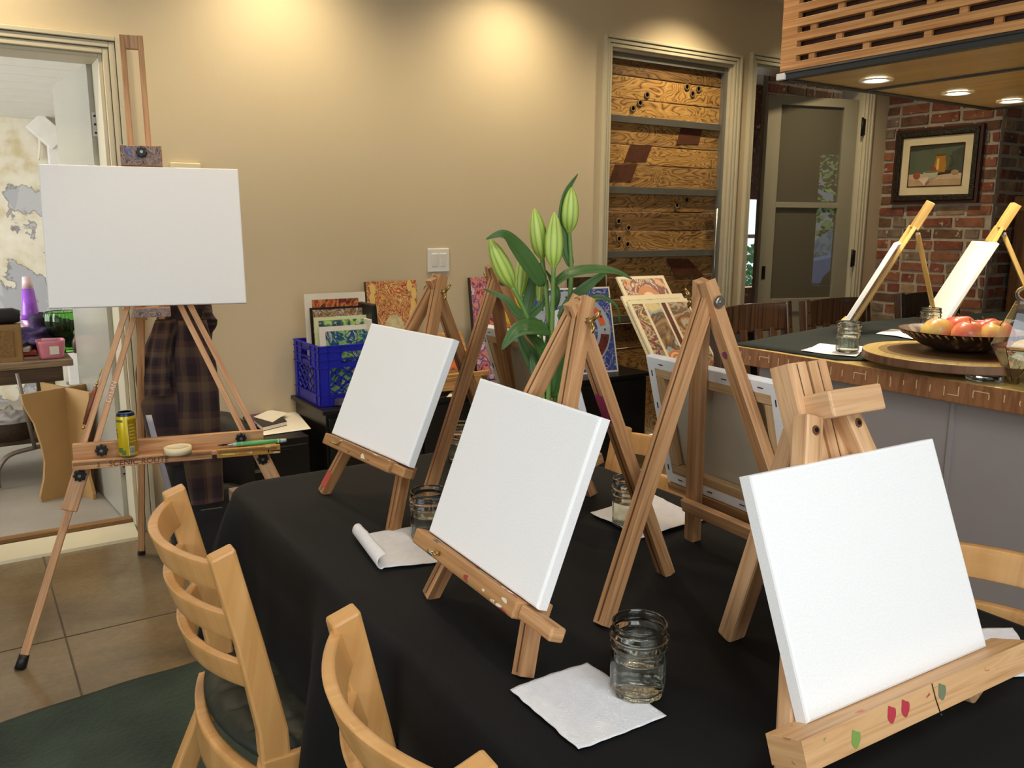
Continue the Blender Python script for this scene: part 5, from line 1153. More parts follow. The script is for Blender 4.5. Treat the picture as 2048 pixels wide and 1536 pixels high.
# things in the tray
def on_tray(a, f=.040): return tb+td*a+gn*f+Vector((0, 0, .0014))
def can():
    p = on_tray(.165, .053); t = thing('drink_can', p, 'tall yellow drink can with blue rim standing on the easel tray', 'drink can')
    r = .0295; b = MB(); b.lathe([(0, .002), (.021, .0), (.0235, .0), (r-.001, .007), (r, .012), (r, .132), (r-.0015, .136), (r-.004, .143), (.0245, .147)], p, 40, mats=[1, 1, 1, 0, 0, 0, 2, 2]); b.build('can_body', [plain('yellow_can', (214, 188, 30), .28, var=.03, metal=.25), m_steel, plain('navy_can_rim', (30, 48, 84), .3, metal=.4)], t)
    b = MB(); b.lathe([(.0245, .147), (.0250, .1485), (.0238, .1485), (.022, .144), (0, .144)], p, 40); b.build('can_lid', plain('can_aluminium', (206, 206, 204), .25, metal=.3), t)
    b = MB(); b.box(p+Vector((.004, .003, .1455)), (.016, .012, .002)); b.build('pull_tab', plain('can_aluminium', (206, 206, 204), .25), t, bevel=.001)
    cam_a = math.atan2(-p.y, -p.x)
    def wrap(a0, a1, z0, z1, e, mt, nm):
        b = MB(); b.grid(lambda u, v: p+Vector(((r+e)*math.cos(cam_a+R(a0+(a1-a0)*u)), (r+e)*math.sin(cam_a+R(a0+(a1-a0)*u)), z0+(z1-z0)*v)), 14, 2, 0, True); b.build(nm, mt, t)
    old = plain('dark_gold_panel', (150, 122, 20), .35, var=.25, scale=160)
    wrap(8, 78, .016, .126, .0003, old, 'side_panel'); wrap(4, 8, .008, .132, .0004, plain('pale_gold', (232, 214, 120), .4), 'panel_border')
    wrap(12, 42, .012, .038, .0006, plain('barcode_label', (190, 186, 170), .5), 'barcode_label')
    for i in range(8): wrap(15+i*3.2, 16.4+i*3.2, .015, .034, .0009, plain('barcode_black', (60, 56, 50), .5), 'barcode_line')
    for i in range(6): wrap(14, 60-(i % 3)*7, .052+i*.011, .0555+i*.011, .0005, plain('gold_print', (196, 170, 70), .4), 'printed_line')
    b = MB(); L = [(-60, .098), (-34, .104), (-8, .098), (-34, .112)]
    wrap(-62, -30, .018, .034, .0005, plain('leaf_green_print', (96, 116, 60), .4), 'leaf_print'); wrap(-40, -12, .010, .026, .0005, plain('leaf_green_print', (96, 116, 60), .4), 'leaf_print'); wrap(-72, -20, .118, .126, .0005, plain('leaf_green_print', (96, 116, 60), .4), 'band_print')
    for i, z in enumerate((.088, .076, .066)): wrap(-78, -66, z, z+.006, .0005, m_black, 'dark_letter')
can()
p = on_tray(.315, .067); b = MB(); b.lathe([(.028, 0), (.043, 0), (.043, .021), (.028, .021), (.028, 0)], p+Vector((0, 0, .001)), 40, caps=False)
tag(b.build('tape_roll', plain('cream_tape', (236, 220, 180), .6), loc=p), 'roll of cream masking tape lying on the easel tray', 'tape roll')
p0, p1 = on_tray(.50, .044)+Vector((0, 0, .008)), on_tray(.665, .044)+Vector((0, 0, .008)); t2 = thing('marker_pen', p0, 'green marker pen lying at the right end of the easel tray', 'pen')
b = MB(); dm = (p1-p0).normalized(); b.tube([p0, p1-dm*.02], .0075, 12); b.build('barrel', plain('green_plastic', (96, 184, 110), .4), t2)
b = MB(); b.tube([p0-dm*.012, p0+dm*.02], [.006, .0078], 12); b.tube([p1-dm*.03, p1], [.0078, .006], 12); b.tube([p0-dm*.03, p0-dm*.012], [.001, .004], 10); b.build('pen_cap', plain('frosted_grey', (186, 196, 190), .4), t2)
p0 = on_tray(.46, .030)+Vector((0, 0, .006)); t2 = thing('paint_brush', p0, 'thin black paint brush lying beside the green marker pen', 'paint brush')
b = MB(); b.tube([p0, p0+td*.15], [.0025, .004], 8); b.build('handle', m_black, t2); b = MB(); b.tube([p0-td*.02, p0], [.001, .003], 8); b.build('bristles', m_dark, t2)
# rolled brush hanging at the left rail
q = fL.lerp(hL, .72)-gu*.035-gn*.01; d = (hL-fL).normalized(); t2 = thing('paint_brush', q-d*.11, 'brown handled brush tied along the left rail of the floor easel', 'paint brush')
b = MB(); b.tube([q-d*.11, q-d*.02, q+d*.02], [.006, .010, .007], 10); b.build('handle', plain('brown_lacquer', (118, 64, 40), .4), t2)
b = MB(); b.sphere(q-d*.12, .006); b.sphere(q+d*.03, .005); b.tube([q+d*.02, q+d*.085], .002, 8); b.build('fittings', m_brass, t2)

# plaid shirt hanging from the easel
def plaid():
    m, nt, b = _nt('plaid_flannel'); tc = N(nt, 'ShaderNodeTexCoord'); sp = N(nt, 'ShaderNodeSeparateXYZ'); nt.links.new(tc.outputs['UV'], sp.inputs[0])
    def stripes(o, f_, ph):
        a = N(nt, 'ShaderNodeMath', operation='MULTIPLY_ADD'); a.inputs[1].default_value = f_; a.inputs[2].default_value = ph; nt.links.new(o, a.inputs[0]); fr = N(nt, 'ShaderNodeMath', operation='FRACT'); nt.links.new(a.outputs[0], fr.inputs[0])
        rp = ramp(nt, [(0, srgb(44, 32, 40)), (.16, srgb(40, 30, 34)), (.2, srgb(84, 54, 52)), (.34, srgb(76, 52, 50)), (.38, srgb(104, 86, 62)), (.62, srgb(96, 78, 60)), (.66, srgb(70, 46, 52)), (.82, srgb(52, 36, 44)), (.86, srgb(34, 26, 30)), (1, srgb(44, 32, 40))]); nt.links.new(fr.outputs[0], rp.inputs[0]); return rp.outputs[0]
    mx = N(nt, 'ShaderNodeMix', data_type='RGBA'); mx.inputs[0].default_value = .5; nt.links.new(stripes(sp.outputs[0], 5.5, .1), mx.inputs[6]); nt.links.new(stripes(sp.outputs[1], 5.5, .4), mx.inputs[7]); nt.links.new(mx.outputs[2], b.inputs['Base Color'])
    b.inputs['Roughness'].default_value = .95; b.inputs['Sheen Weight'].default_value = .1; return m
m_plaid = plaid()
t = thing('flannel_shirt', (.80, 3.42, .45), 'dark plaid flannel shirt hanging from the back of the floor easel', 'shirt')
def hang(path, radii, name, seed, folds=.16, fr=5, sq=.55):
    path = [Vector(p) for p in path]; b = MB(); c = curve(path, 40)
    k = len(radii)-1
    def fn(u, v):
        i = int(round(v*40)); s = v*k; a = min(int(s), k-1); f_ = s-a; r = radii[a]*(1-f_)+radii[a+1]*f_; an = 2*math.pi*u
        w_ = 1+folds*math.sin(an*fr+seed+1.5*math.sin(v*4))*min(1, v*3+.2)+.16*noise.noise(Vector((math.cos(an)*1.3, math.sin(an)*1.3, v*3+seed)))
        return c[i]+gu*r*w_*math.cos(an)-gn*r*sq*w_*math.sin(an)
    b.grid(fn, 64, 40, 0, True, True, uvs=(1.0, .9)); return b.build(name, m_plaid, t)
S3 = lambda x, y, Y=3.36: Py(x, y, Y)
hang([S3(372, 600), S3(362, 650), S3(350, 720), S3(352, 780), S3(360, 860), S3(372, 920)], [.085, .10, .118, .125, .13, .12], 'shirt_body', 1.0)
hang([S3(385, 640, 3.28), S3(395, 740, 3.27), S3(402, 860, 3.26), S3(412, 1003, 3.25)], [.05, .072, .072, .06], 'sleeve', 3.1, .14, 3)
hang([S3(330, 640, 3.3), S3(318, 720, 3.29), S3(318, 790, 3.29)], [.035, .045, .04], 'front_fold', 4.4, .2, 3)
hang([S3(392, 612, 3.34), S3(400, 640, 3.33), S3(397, 668, 3.33)], [.04, .055, .04], 'collar', 2.4, .2, 4)
# black backpack on the floor behind the easel
t = thing('backpack', (.80, 3.48, 0), 'black backpack standing on the floor behind the plaid shirt', 'backpack')
def pack(cx, cy, z0, w, d, h, nm, mt, par, seed):
    b = MB()
    def fn(u, v):
        a = 2*math.pi*u; ca, sa = math.cos(a), math.sin(a); e = .45; px = math.copysign(abs(ca)**e, ca); py = math.copysign(abs(sa)**e, sa)
        tp = (1-.0)*(min(1, (v/.06))**.5)*(min(1, ((1-v)/.16)+.0001))**.5*.9+.1; k = 1+.05*noise.noise(Vector((ca*2, sa*2, v*5+seed)))
        o = Vector((cx, cy, 0))+gu*px*w/2*tp*k-gn*py*d/2*tp*k; return Vector((o.x, o.y, z0+h*v))
    b.grid(fn, 44, 26, 0, True, True); return b.build(nm, mt, par)
m_nylon = plain('black_nylon', (17, 16, 18), .6, bmp=.2, bscale=300)
pack(.80, 3.48, .0, .34, .26, .62, 'main_compartment', m_nylon, t, 1)
pp = Vector((.80, 3.48, 0))+gn*.15; o = pack(pp.x, pp.y, .03, .28, .10, .33, 'front_pocket', m_nylon, t, 5)
b = MB(); q = pp+gn*.052; b.bar(q-gu*.05+Vector((0, 0, .27)), q+gu*.03+Vector((0, 0, .272)), .004, .004, gn); b.box(q+gu*.05+Vector((0, 0, .14)), (.03, .004, .003)); b.build('zip', m_steel, o)
b = MB(); c = curve([Py(297, 830, 3.2), Py(318, 910, 3.17), Py(330, 950, 3.16), Py(345, 1000, 3.18)], 12)
def strapf(u, v): p = c[min(int(round(v*12)), 12)]; return p+gu*(u-.5)*.02
b.grid(strapf, 2, 12); b.build('shoulder_strap', plain('pale_grey_webbing', (176, 176, 190), .7), t, solid=.002)
# ================================================================ counter with butcher-block top
CZ = .95
m_block = wood('end_grain_block', (140, 92, 58), (168, 116, 76), .4, along=30, across=6, dark=.8)
m_zebra = wood('zebra_bamboo', (186, 158, 90), (208, 184, 116), .3, along=1.2, across=30, dark=.62, coat=.2)
t = thing('counter', (3.3, .8, 0), 'grey fronted counter with thick butcher block top along the right side', 'counter')
outline = [(2.28, 2.05), (2.28, -1.2), (4.7, -1.2), (4.7, 2.12), (4.1, 2.2), (3.5, 2.27), (3.0, 2.22)]
b = MB(); b.prism([(x, y, CZ-.062) for x, y in outline], (0, 0, .062), 0, 1); b.build('worktop', [m_zebra, m_block], t, bevel=.003)
b = MB(); b.prism([(x, y, 0) for x, y in ((2.335, 1.98), (2.335, -1.15), (4.6, -1.15), (4.6, 2.0), (3.4, 2.05))], (0, 0, CZ-.0625)); b.build('counter_panel', m_grey, t)
b = MB(); y = 1.28; b.box((2.332, y, .46), (.006, .012, .92)); b.build('panel_seam', m_grey, t)
m_inlay = plain('pale_inlay', (226, 196, 140), .4)
yy = 2.02; i = 0
while yy > .2:
    l = rnd.choice((.020, .026, .014, .030)); zc = CZ-.030+rnd.uniform(-.004, .004); k = rnd.uniform(-.006, .006)
    b = MB(); b.bar((2.2795, yy, zc-l/2), (2.2795, yy+k*.3, zc), .0022, .001, (1, 0, 0)); b.bar((2.2795, yy+k*.3, zc), (2.2795, yy, zc+l/2), .0026, .001, (1, 0, 0))
    if i % 9 == 2: b.bar((2.2795, yy, zc+l/2), (2.2795, yy-.042, zc+l/2-.001), .0022, .001, (1, 0, 0))
    if i % 13 == 6: b.bar((2.2795, yy, zc-l/2), (2.2795, yy+.03, zc-l/2), .0022, .001, (1, 0, 0))
    b.build('inlay', m_inlay, t); yy -= .041; i += 1
cl = [Pz(1464, 690, CZ), Pz(1560, 704, CZ), Pz(1674, 721.5, CZ), Pz(1762, 724, CZ), Pz(1815, 700, CZ), Vector((3.2, 1.62, CZ)), Vector((4.55, 1.55, CZ)), Vector((4.62, 2.13, CZ)), Vector((4.1, 2.205, CZ)), Vector((3.5, 2.272, CZ)), Vector((3.0, 2.222, CZ))]
def ccloth():
    b = MB(); c = Vector((3.3, 1.93, CZ)); n = len(cl); M_ = 10; ringp = []
    for i in range(n):
        for k in range(M_): ringp.append(cl[i].lerp(cl[(i+1) % n], k/M_))
    K = len(ringp); rows = [0, .2, .4, .6, .8, .93, 1.0]
    for s in rows:
        for p in ringp:
            q = c.lerp(p, s); b.v.append(Vector((q.x, q.y, CZ+.0025+.003*(noise.noise(Vector((q.x*8, q.y*8, 2)))+.4)*(1 if s < 1 else .2))))
    for j in range(len(rows)-1):
        for i in range(K): b.face((j*K+i, j*K+(i+1) % K, (j+1)*K+(i+1) % K, (j+1)*K+i), 0, [(b.v[a].x, b.v[a].y) for a in (j*K+i, j*K+(i+1) % K, (j+1)*K+(i+1) % K, (j+1)*K+i)], True)
    return b.build('tablecloth', cloth_mat('dark_green_black_cloth', (24, 30, 28)), loc=c, solid=.002, off=0)
tag(ccloth(), 'dark cloth runner spread over the far end of the wooden counter', 'tablecloth')
GC = 'jars of rinse water on the counter'
q = Pz(1694, 705, CZ+.008); jar_at(q.x, q.y, CZ+.009, 'glass jar of water on a paper towel at the near edge of the counter', rz=.4)
q = Pz(1858, 668, CZ+.006); jar_at(q.x, q.y, CZ+.006, 'glass jar of water behind the fruit bowl on the counter', rz=1.1)
def towelpx(px, label, seed):
    return towel([tuple(Pz(x, y, CZ+.004)[:2]) for x, y in px], label, z=CZ+.0035, seed=seed, amp=.006)
towelpx(((1602, 704), (1640, 690), (1735, 697), (1712, 716)), 'white paper towel under the jar on the near edge of the counter', 21)
towelpx(((1752, 669), (1785, 660), (1850, 668), (1846, 683)), 'white paper towel left of the fruit bowl on the counter', 25)
towelpx(((1936, 649), (1955, 641), (2030, 645), (2015, 655)), 'white paper towel behind the fruit bowl at the right edge', 29)

# turntable, bowl, apples
tc_ = Pz(1912, 706, CZ+.045); TR = .262; tz0 = CZ
t = thing('turntable', (tc_.x, tc_.y, tz0), 'round bamboo serving turntable with dark inlaid circle on the counter', 'serving board')
b = MB(); b.lathe([(.0, .001), (.12, .001), (.12, .020), (0, .020)], (tc_.x, tc_.y, tz0), 40); b.build('swivel_base', m_blackwood, t)
b = MB()
k = 72; b.prism([(tc_.x+TR*math.cos(2*math.pi*i/k), tc_.y+TR*math.sin(2*math.pi*i/k), tz0+.021) for i in range(k)], (0, 0, .026), 0, 1); b.build('board', [wood('turntable_bamboo', (196, 164, 92), (218, 190, 118), .3, along=1.2, across=42, dark=.6, coat=.3), wood('turntable_rim', (104, 72, 50), (130, 92, 64), .35, along=14, across=3)], t, bevel=.003)
b = MB(); b.lathe([(.19, .0478), (.0, .0478)], (tc_.x, tc_.y, tz0), 60, caps=False); b.build('dark_disc', wood('dark_inlay', (84, 60, 38), (104, 76, 50), .3, coat=.3), t)
b = MB(); b.lathe([(.215, .0475), (.191, .0475)], (tc_.x, tc_.y, tz0), 60, caps=False); b.build('inlay_ring', wood('mid_inlay', (150, 122, 70), (166, 138, 84), .3, coat=.3), t)
bz = tz0+.048; bc = Vector((tc_.x+.055, tc_.y+.02, bz))
def bowl_mat():
    m, nt, b = _nt('embossed_bronze'); v = mapped(nt, 'UV', (26, 5, 1)); vo = N(nt, 'ShaderNodeTexVoronoi', i_Scale=1.6); nt.links.new(v, vo.inputs['Vector'])
    rp = ramp(nt, [(0, srgb(196, 160, 110)), (.25, srgb(120, 90, 60)), (.5, srgb(60, 42, 30)), (.8, srgb(84, 62, 44))]); nt.links.new(vo.outputs[0], rp.inputs[0]); nt.links.new(rp.outputs[0], b.inputs['Base Color'])
    b.inputs['Metallic'].default_value = .35; b.inputs['Roughness'].default_value = .42; bump(nt, b, vo.outputs[0], .6, .004); return m
t = thing('fruit_bowl', bc, 'wide embossed bronze bowl full of apples on the turntable', 'bowl')
b = MB(); b.lathe([(0, .001), (.07, .001), (.11, .014), (.145, .036), (.172, .060), (.178, .062), (.172, .0605), (.142, .040), (.105, .018), (.065, .006), (0, .006)], bc, 64); b.build('bowl_body', bowl_mat(), t)
b = MB()
for i in range(48):
    a = 2*math.pi*i/48; r1, r2 = .168, .158; p = lambda r, z, a_: bc+Vector((r*math.cos(a_), r*math.sin(a_), z))
    b.tube([p(.1735, .059, a), p(.162, .047, a+.05)], .0028, 6)
b.build('rope_border', plain('bronze_rope', (150, 116, 76), .35, metal=.4), t)  # rope border in one plain bronze tone
def apple_mat():
    m, nt, b = _nt('apple_skin'); v = mapped(nt, 'Object', (7, 7, 7)); n = N(nt, 'ShaderNodeTexNoise', i_Scale=1.4, i_Detail=3.0); nt.links.new(v, n.inputs['Vector'])
    oi = N(nt, 'ShaderNodeObjectInfo'); ad = N(nt, 'ShaderNodeMath', operation='MULTIPLY_ADD'); ad.inputs[1].default_value = .22; nt.links.new(oi.outputs['Random'], ad.inputs[0]); nt.links.new(n.outputs[0], ad.inputs[2])
    rp = ramp(nt, [(.42, srgb(230, 198, 104)), (.54, srgb(224, 140, 92)), (.66, srgb(212, 86, 72)), (.85, srgb(190, 52, 58))]); nt.links.new(ad.outputs[0], rp.inputs[0])
    nt.links.new(rp.outputs[0], b.inputs['Base Color']); b.inputs['Roughness'].default_value = .3; b.inputs['Subsurface Weight'].default_value = .05; return m
m_apple = apple_mat()
def apple():
    t = thing('apple', (0, 0, 0), '', 'apple', 'apples in the bronze bowl'); r = .043
    prof = []
    for i in range(17):
        a = math.pi*i/16; rr = math.sin(a)*(1+.06*math.cos(a)); z = -math.cos(a)*.9
        if a > 2.5: z -= (a-2.5)**2*.9
        if a < .5: z += (.5-a)**2*.8
        prof.append((max(rr, 0)*r, z*r+r*.78))
    prof[0] = (0, prof[0][1]); prof[-1] = (0, prof[-1][1])
    b = MB(); b.lathe(prof, (0, 0, 0), 28); b.build('apple_flesh', m_apple, t)
    b = MB(); b.tube([(0, 0, prof[-1][1]-.002), (.002, 0, prof[-1][1]+.012), (.006, 0, prof[-1][1]+.02)], .0014, 6); b.build('stalk', m_groove, t)
    return t
ap = apple(); first = True
view = Vector((bc.x, bc.y, 0)).normalized(); sd = Vector((view.y, -view.x, 0))
for a_, f_, z_, lab in ((-.062, -.03, .018, 'red apple at the left of the bronze bowl'), (.0, .05, .022, 'yellow and red apple at the back of the bronze bowl'), (.015, -.045, .016, 'striped orange apple at the front of the bronze bowl'), (.078, .03, .02, 'yellow topped apple at the back right of the bowl'), (.09, -.05, .022, 'red apple at the front right of the bowl'), (-.03, .065, .016, 'red apple half hidden at the back left of the bowl')):
    p = bc+sd*a_+view*f_+Vector((0, 0, z_))
    o = ap if first else copy_tree(ap); first = False
    place(o, p, rnd.uniform(0, 6), lab); o.rotation_euler = (rnd.uniform(-.3, .3), rnd.uniform(-.3, .3), rnd.uniform(0, 6)); o.scale = (1.12,)*3
# faceted glass vessel
g0 = Pz(2028, 768, CZ); t = thing('glass_decanter', (g0.x, g0.y, CZ), 'faceted diamond shaped glass vessel half full, at the right edge of the counter', 'glass vessel')
m_gv = glass('vessel_glass', (.97, .97, .95), 1.3)
b = MB(); prof = [(.010, .0), (.012, .004), (.066, .105), (.022, .215), (.019, .225), (.0175, .225), (.0205, .214), (.0635, .105), (.011, .010), (0, .010)]
b.lathe(prof, (g0.x, g0.y, CZ), 6, smooth=False); b.build('vessel_glass', m_gv, t)
b = MB(); b.lathe([(0, .0106), (.0108, .0106), (.0575, .095), (0, .095)], (g0.x, g0.y, CZ), 6, smooth=False); b.build('liquid', glass('straw_liquid', (.93, .86, .66), 1.33), t)
b = MB(); c = Vector((g0.x, g0.y, CZ+.243)); rx = Vector((view.y, -view.x, 0))
b.tube([c+(rx*math.cos(a)+Vector((0, 0, 1))*math.sin(a))*.0165 for a in [2*math.pi*i/24 for i in range(25)]], .0055, 9); b.build('ring_handle', m_gv, t)
q = Pz(1978, 764, CZ); b = MB(); b.lathe([(0, .0), (.046, .0), (.047, .004), (.047, .013), (.044, .016), (.030, .017), (.028, .013), (0, .012)], (q.x+.03, q.y+.03, CZ+.0005), 36)
tag(b.build('jar_lid', glass('lid_glass', (.96, .97, .95), 1.4), loc=(q.x+.03, q.y+.03, CZ)), 'round clear glass lid lying beside the diamond shaped vessel', 'lid')

# bamboo easels with small canvases
m_bamboo = wood('bamboo', (208, 168, 92), (226, 190, 116), .4, along=2, across=30, dark=.75)
def bamboo_easel(px, az, foot, label, clabel, w=.28, h=.355):
    n0 = Vector((math.sin(R(az)), math.cos(R(az)), 0)); u = Vector((-n0.y, n0.x, 0)); lean = R(27)
    Lv = Vector((0, 0, math.cos(lean)))-n0*math.sin(lean); n = u.cross(Lv)
    BR = Pz(*px, CZ+.035); BL = BR-u*w; c = BL+u*w/2-n*.012
    s0 = (CZ+.004-c.z)/Lv.z
    t = thing('bamboo_easel', (c.x, c.y, CZ+.003), label, 'easel', 'bamboo easels on the counter')
    top = c+Lv*.43
    for sg in (-1, 1):
        b = MB(); b.bar(c+Lv*s0+u*sg*.11, top+u*sg*.014, .022, .014, n); b.build('front_rail', m_bamboo, t, bevel=.002)
    b = MB(); b.bar(c-u*.12+n*.022, c+u*.12+n*.022, .016, .045, n); b.build('ledge', m_bamboo, t, bevel=.002)
    b = MB(); b.bar(c+Lv*.16, c+Lv*.44, .030, .010, n); b.build('mast', m_bamboo, t, bevel=.002)
    b = MB(); b.bar(top-Lv*.005+n*.001, top+Lv*.105+n*.001, .04, .034, n); b.build('top_block', m_bamboo, t, bevel=.002)
    b = MB(); b.bar(c+Lv*.36+n*.012, c+Lv*.43+n*.012, .024, .022, n); b.build('canvas_clamp', m_bamboo, t, bevel=.002)
    f = Pz(*foot, CZ+.004) if foot else Vector((c.x, c.y, CZ+.004))-n0*.40
    h_ = c+Lv*.415-n*.02; d = (h_-f).normalized()
    b = MB(); b.bar(f, h_, .018, .014, u); b.build('rear_leg', m_bamboo, t, bevel=.002)
    b = MB(); b.tube([h_-u*.02, h_+u*.02], .006, 10); b.build('bolt', m_steel, t)
    canvas(BL, u, Lv, w, h, .018, clabel, 'small canvases on the counter')
bamboo_easel((1690, 656), -30, (1874, 654), 'left bamboo easel on the counter with its canvas edge on', 'small canvas on the left bamboo easel, its back towards the camera')
bamboo_easel((1895, 646), -46, None, 'right bamboo easel on the counter behind the fruit bowl', 'small canvas on the right bamboo easel, face just visible')

# dark counter chairs
m_dwood = wood('dark_walnut', (58, 38, 24), (84, 58, 38), .32, dark=.7, coat=.3)
def counter_chair(label):
    t = thing('counter_chair', (0, 0, 0), label, 'chair', 'dark wooden counter chairs'); W2 = .245
    for s in (-1, 1):
        b = MB(); b.bar((s*W2, 0, .60), (s*W2, .05, 1.02), .036, .045, (0, 1, 0)); b.bar((s*W2, 0, .62), (s*W2, .05, 0), .036, .04, (0, 1, 0)); o = b.build('rear_post', m_dwood, t, bevel=.005)
        for z in (.96, .90):
            b = MB(); y = .05*(z-.6)/.42-.0225; b.tube([(s*W2, y-.001, z), (s*W2, y+.002, z)], .006, 10); b.build('plug', m_blackwood, o)
        b = MB(); b.bar((s*W2, -.42, .60), (s*(W2+.01), -.44, 0), .038, .038, (0, 1, 0)); b.build('front_leg', m_dwood, t, bevel=.004)
        b = MB(); b.bar((s*W2, -.4, .22), (s*W2, .02, .22), .025, .02, (0, 0, 1)); b.build('side_stretcher', m_dwood, t, bevel=.003)
    def rail(u_, v_):
        a = 2*math.pi*u_; x = -W2+.018+(2*W2-.036)*v_; return Vector((x, .042+.035*(1-(2*v_-1)**2)+max(-1, min(1, 1.5*math.cos(a)))*.011, .95+max(-1, min(1, 1.5*math.sin(a)))*(.062+.004*(1-(2*v_-1)**2))))
    b = MB(); b.grid(rail, 20, 20, wrap=True, uvs=(.12, .5)); b.build('top_rail', m_dwood, t)
    for i in range(4):
        x = -.165+.11*i; b = MB(); b.bar((x, .01, .64), (x, .055, .9), .05, .012, (0, 1, 0)); b.build('back_slat', m_dwood, t, bevel=.002)
    b = MB(); b.bar((-W2, .01, .65), (W2, .01, .65), .03, .022, (0, 1, 0)); b.build('lower_rail', m_dwood, t, bevel=.003)
    b = MB(); b.box((0, -.205, .615), (.52, .46, .05)); b.build('seat', m_dwood, t, bevel=.012)
    return t
cc = counter_chair('dark wooden counter chair at left, seen through the gap by the glazed door'); cc.location = (3.02, 2.57, 0); cc.rotation_euler = (0, 0, R(4))
place(copy_tree(cc), (3.625, 2.58, 0), R(2), 'dark wooden counter chair behind the left bamboo easel')
place(copy_tree(cc), (4.40, 2.57, 0), R(-2), 'dark wooden counter chair behind the right bamboo easel against the brick wall')

# ---------------------------------------------------------------- slatted canopy over the counter
HX, HY, HZ = 2.28, 1.925, 1.826
m_slat = wood('oak_slat', (190, 132, 74), (220, 166, 106), .42, along=1.4, across=60, dark=.72)
m_soffit = wood('soffit_veneer', (196, 168, 104), (212, 186, 122), .28, along=.7, across=10, dark=.9, coat=.2)
m_rail = plain('charcoal_rail', (46, 48, 46), .5)
t = thing('counter_canopy', (2.95, .4, HZ), 'slatted oak canopy with downlights hanging over the counter', 'canopy')
for i in range(17):
    z = HZ+.038+i*.0425
    b = MB(); b.box((HX+.011, HY-1.6, z), (.022, 3.2, .0245)); b.build('slat', m_slat, t, bevel=.0015)
    b = MB(); b.box((HX+.62, HY-.011, z), (1.2, .022, .0245)); b.build('slat', m_slat, t, bevel=.0015)
    b = MB(); b.box((HX+.011, HY-.03, z+.0213), (.0215, .06, .0185)); b.build('corner_block', m_slat, t)
    for k in range(9):
        y = HY-.11-k*.19-(i % 2)*.095; b = MB(); b.box((HX+.017, y, z+.0213), (.010, .022, .018)); b.build('spacer', m_slat, t)
b = MB(); b.box((HX+.05, HY-1.6, HZ+.45), (.02, 3.1, .84)); b.box((HX+.63, HY-.05, HZ+.45), (1.16, .02, .84)); b.build('backing', plain('dark_oak_backing', (70, 42, 24), .7), t)
b = MB(); b.box((HX+.012, HY-1.6, HZ+.012), (.03, 3.2, .024)); b.box((HX+.63, HY-.012, HZ+.012), (1.25, .028, .024)); b.box((HX+.006, HY-1.6, HZ+.018), (.03, 3.2, .005)); b.build('bottom_rail', m_rail, t, bevel=.002)
b = MB(); b.box((HX-.002, HY-.012, HZ+.010), (.016, .034, .020)); b.build('white_end_cap', m_white, t, bevel=.002)
b = MB(); b.box((HX+.222, HY-1.6, HZ+.012), (.39, 3.16, .012)); b.build('soffit_panel', m_soffit, t)
b = MB(); b.box((HX+.84, HY-1.6, HZ+.012), (.80, 3.16, .012)); b.build('soffit_panel', m_soffit, t)
b = MB(); b.box((HX+.428, HY-1.6, HZ+.008), (.02, 3.16, .016)); b.box((HX+1.25, HY-1.6, HZ+.012), (.02, 3.2, .024)); b.box((HX+.84, 1.36, HZ+.003), (.80, .012, .008)); b.build('soffit_trim', m_rail, t)
b = MB(); b.box((HX+.86, .76, HZ+.004), (.62, 1.15, .006)); b.build('grey_sheet', plain('brushed_steel', (142, 138, 128), .38), t)  # flat grey sheet on the soffit
b = MB(); b.box((HX+.63, HY-1.6, HZ+.86), (1.2, 3.1, .12)); b.build('canopy_top', m_white, t)
lens_cool = emit('lamp_lens_cool', (255, 246, 224), 22)
_w = lens_on; lens_on = lens_cool
for x, y in ((2.545, 1.757), (3.02, 1.758), (3.375, 1.752)):
    downlight(x, y, HZ+.004, 24, (1, .88, .66), '', None, 112, .5, parent=t, rad=.034)
lens_on = _w

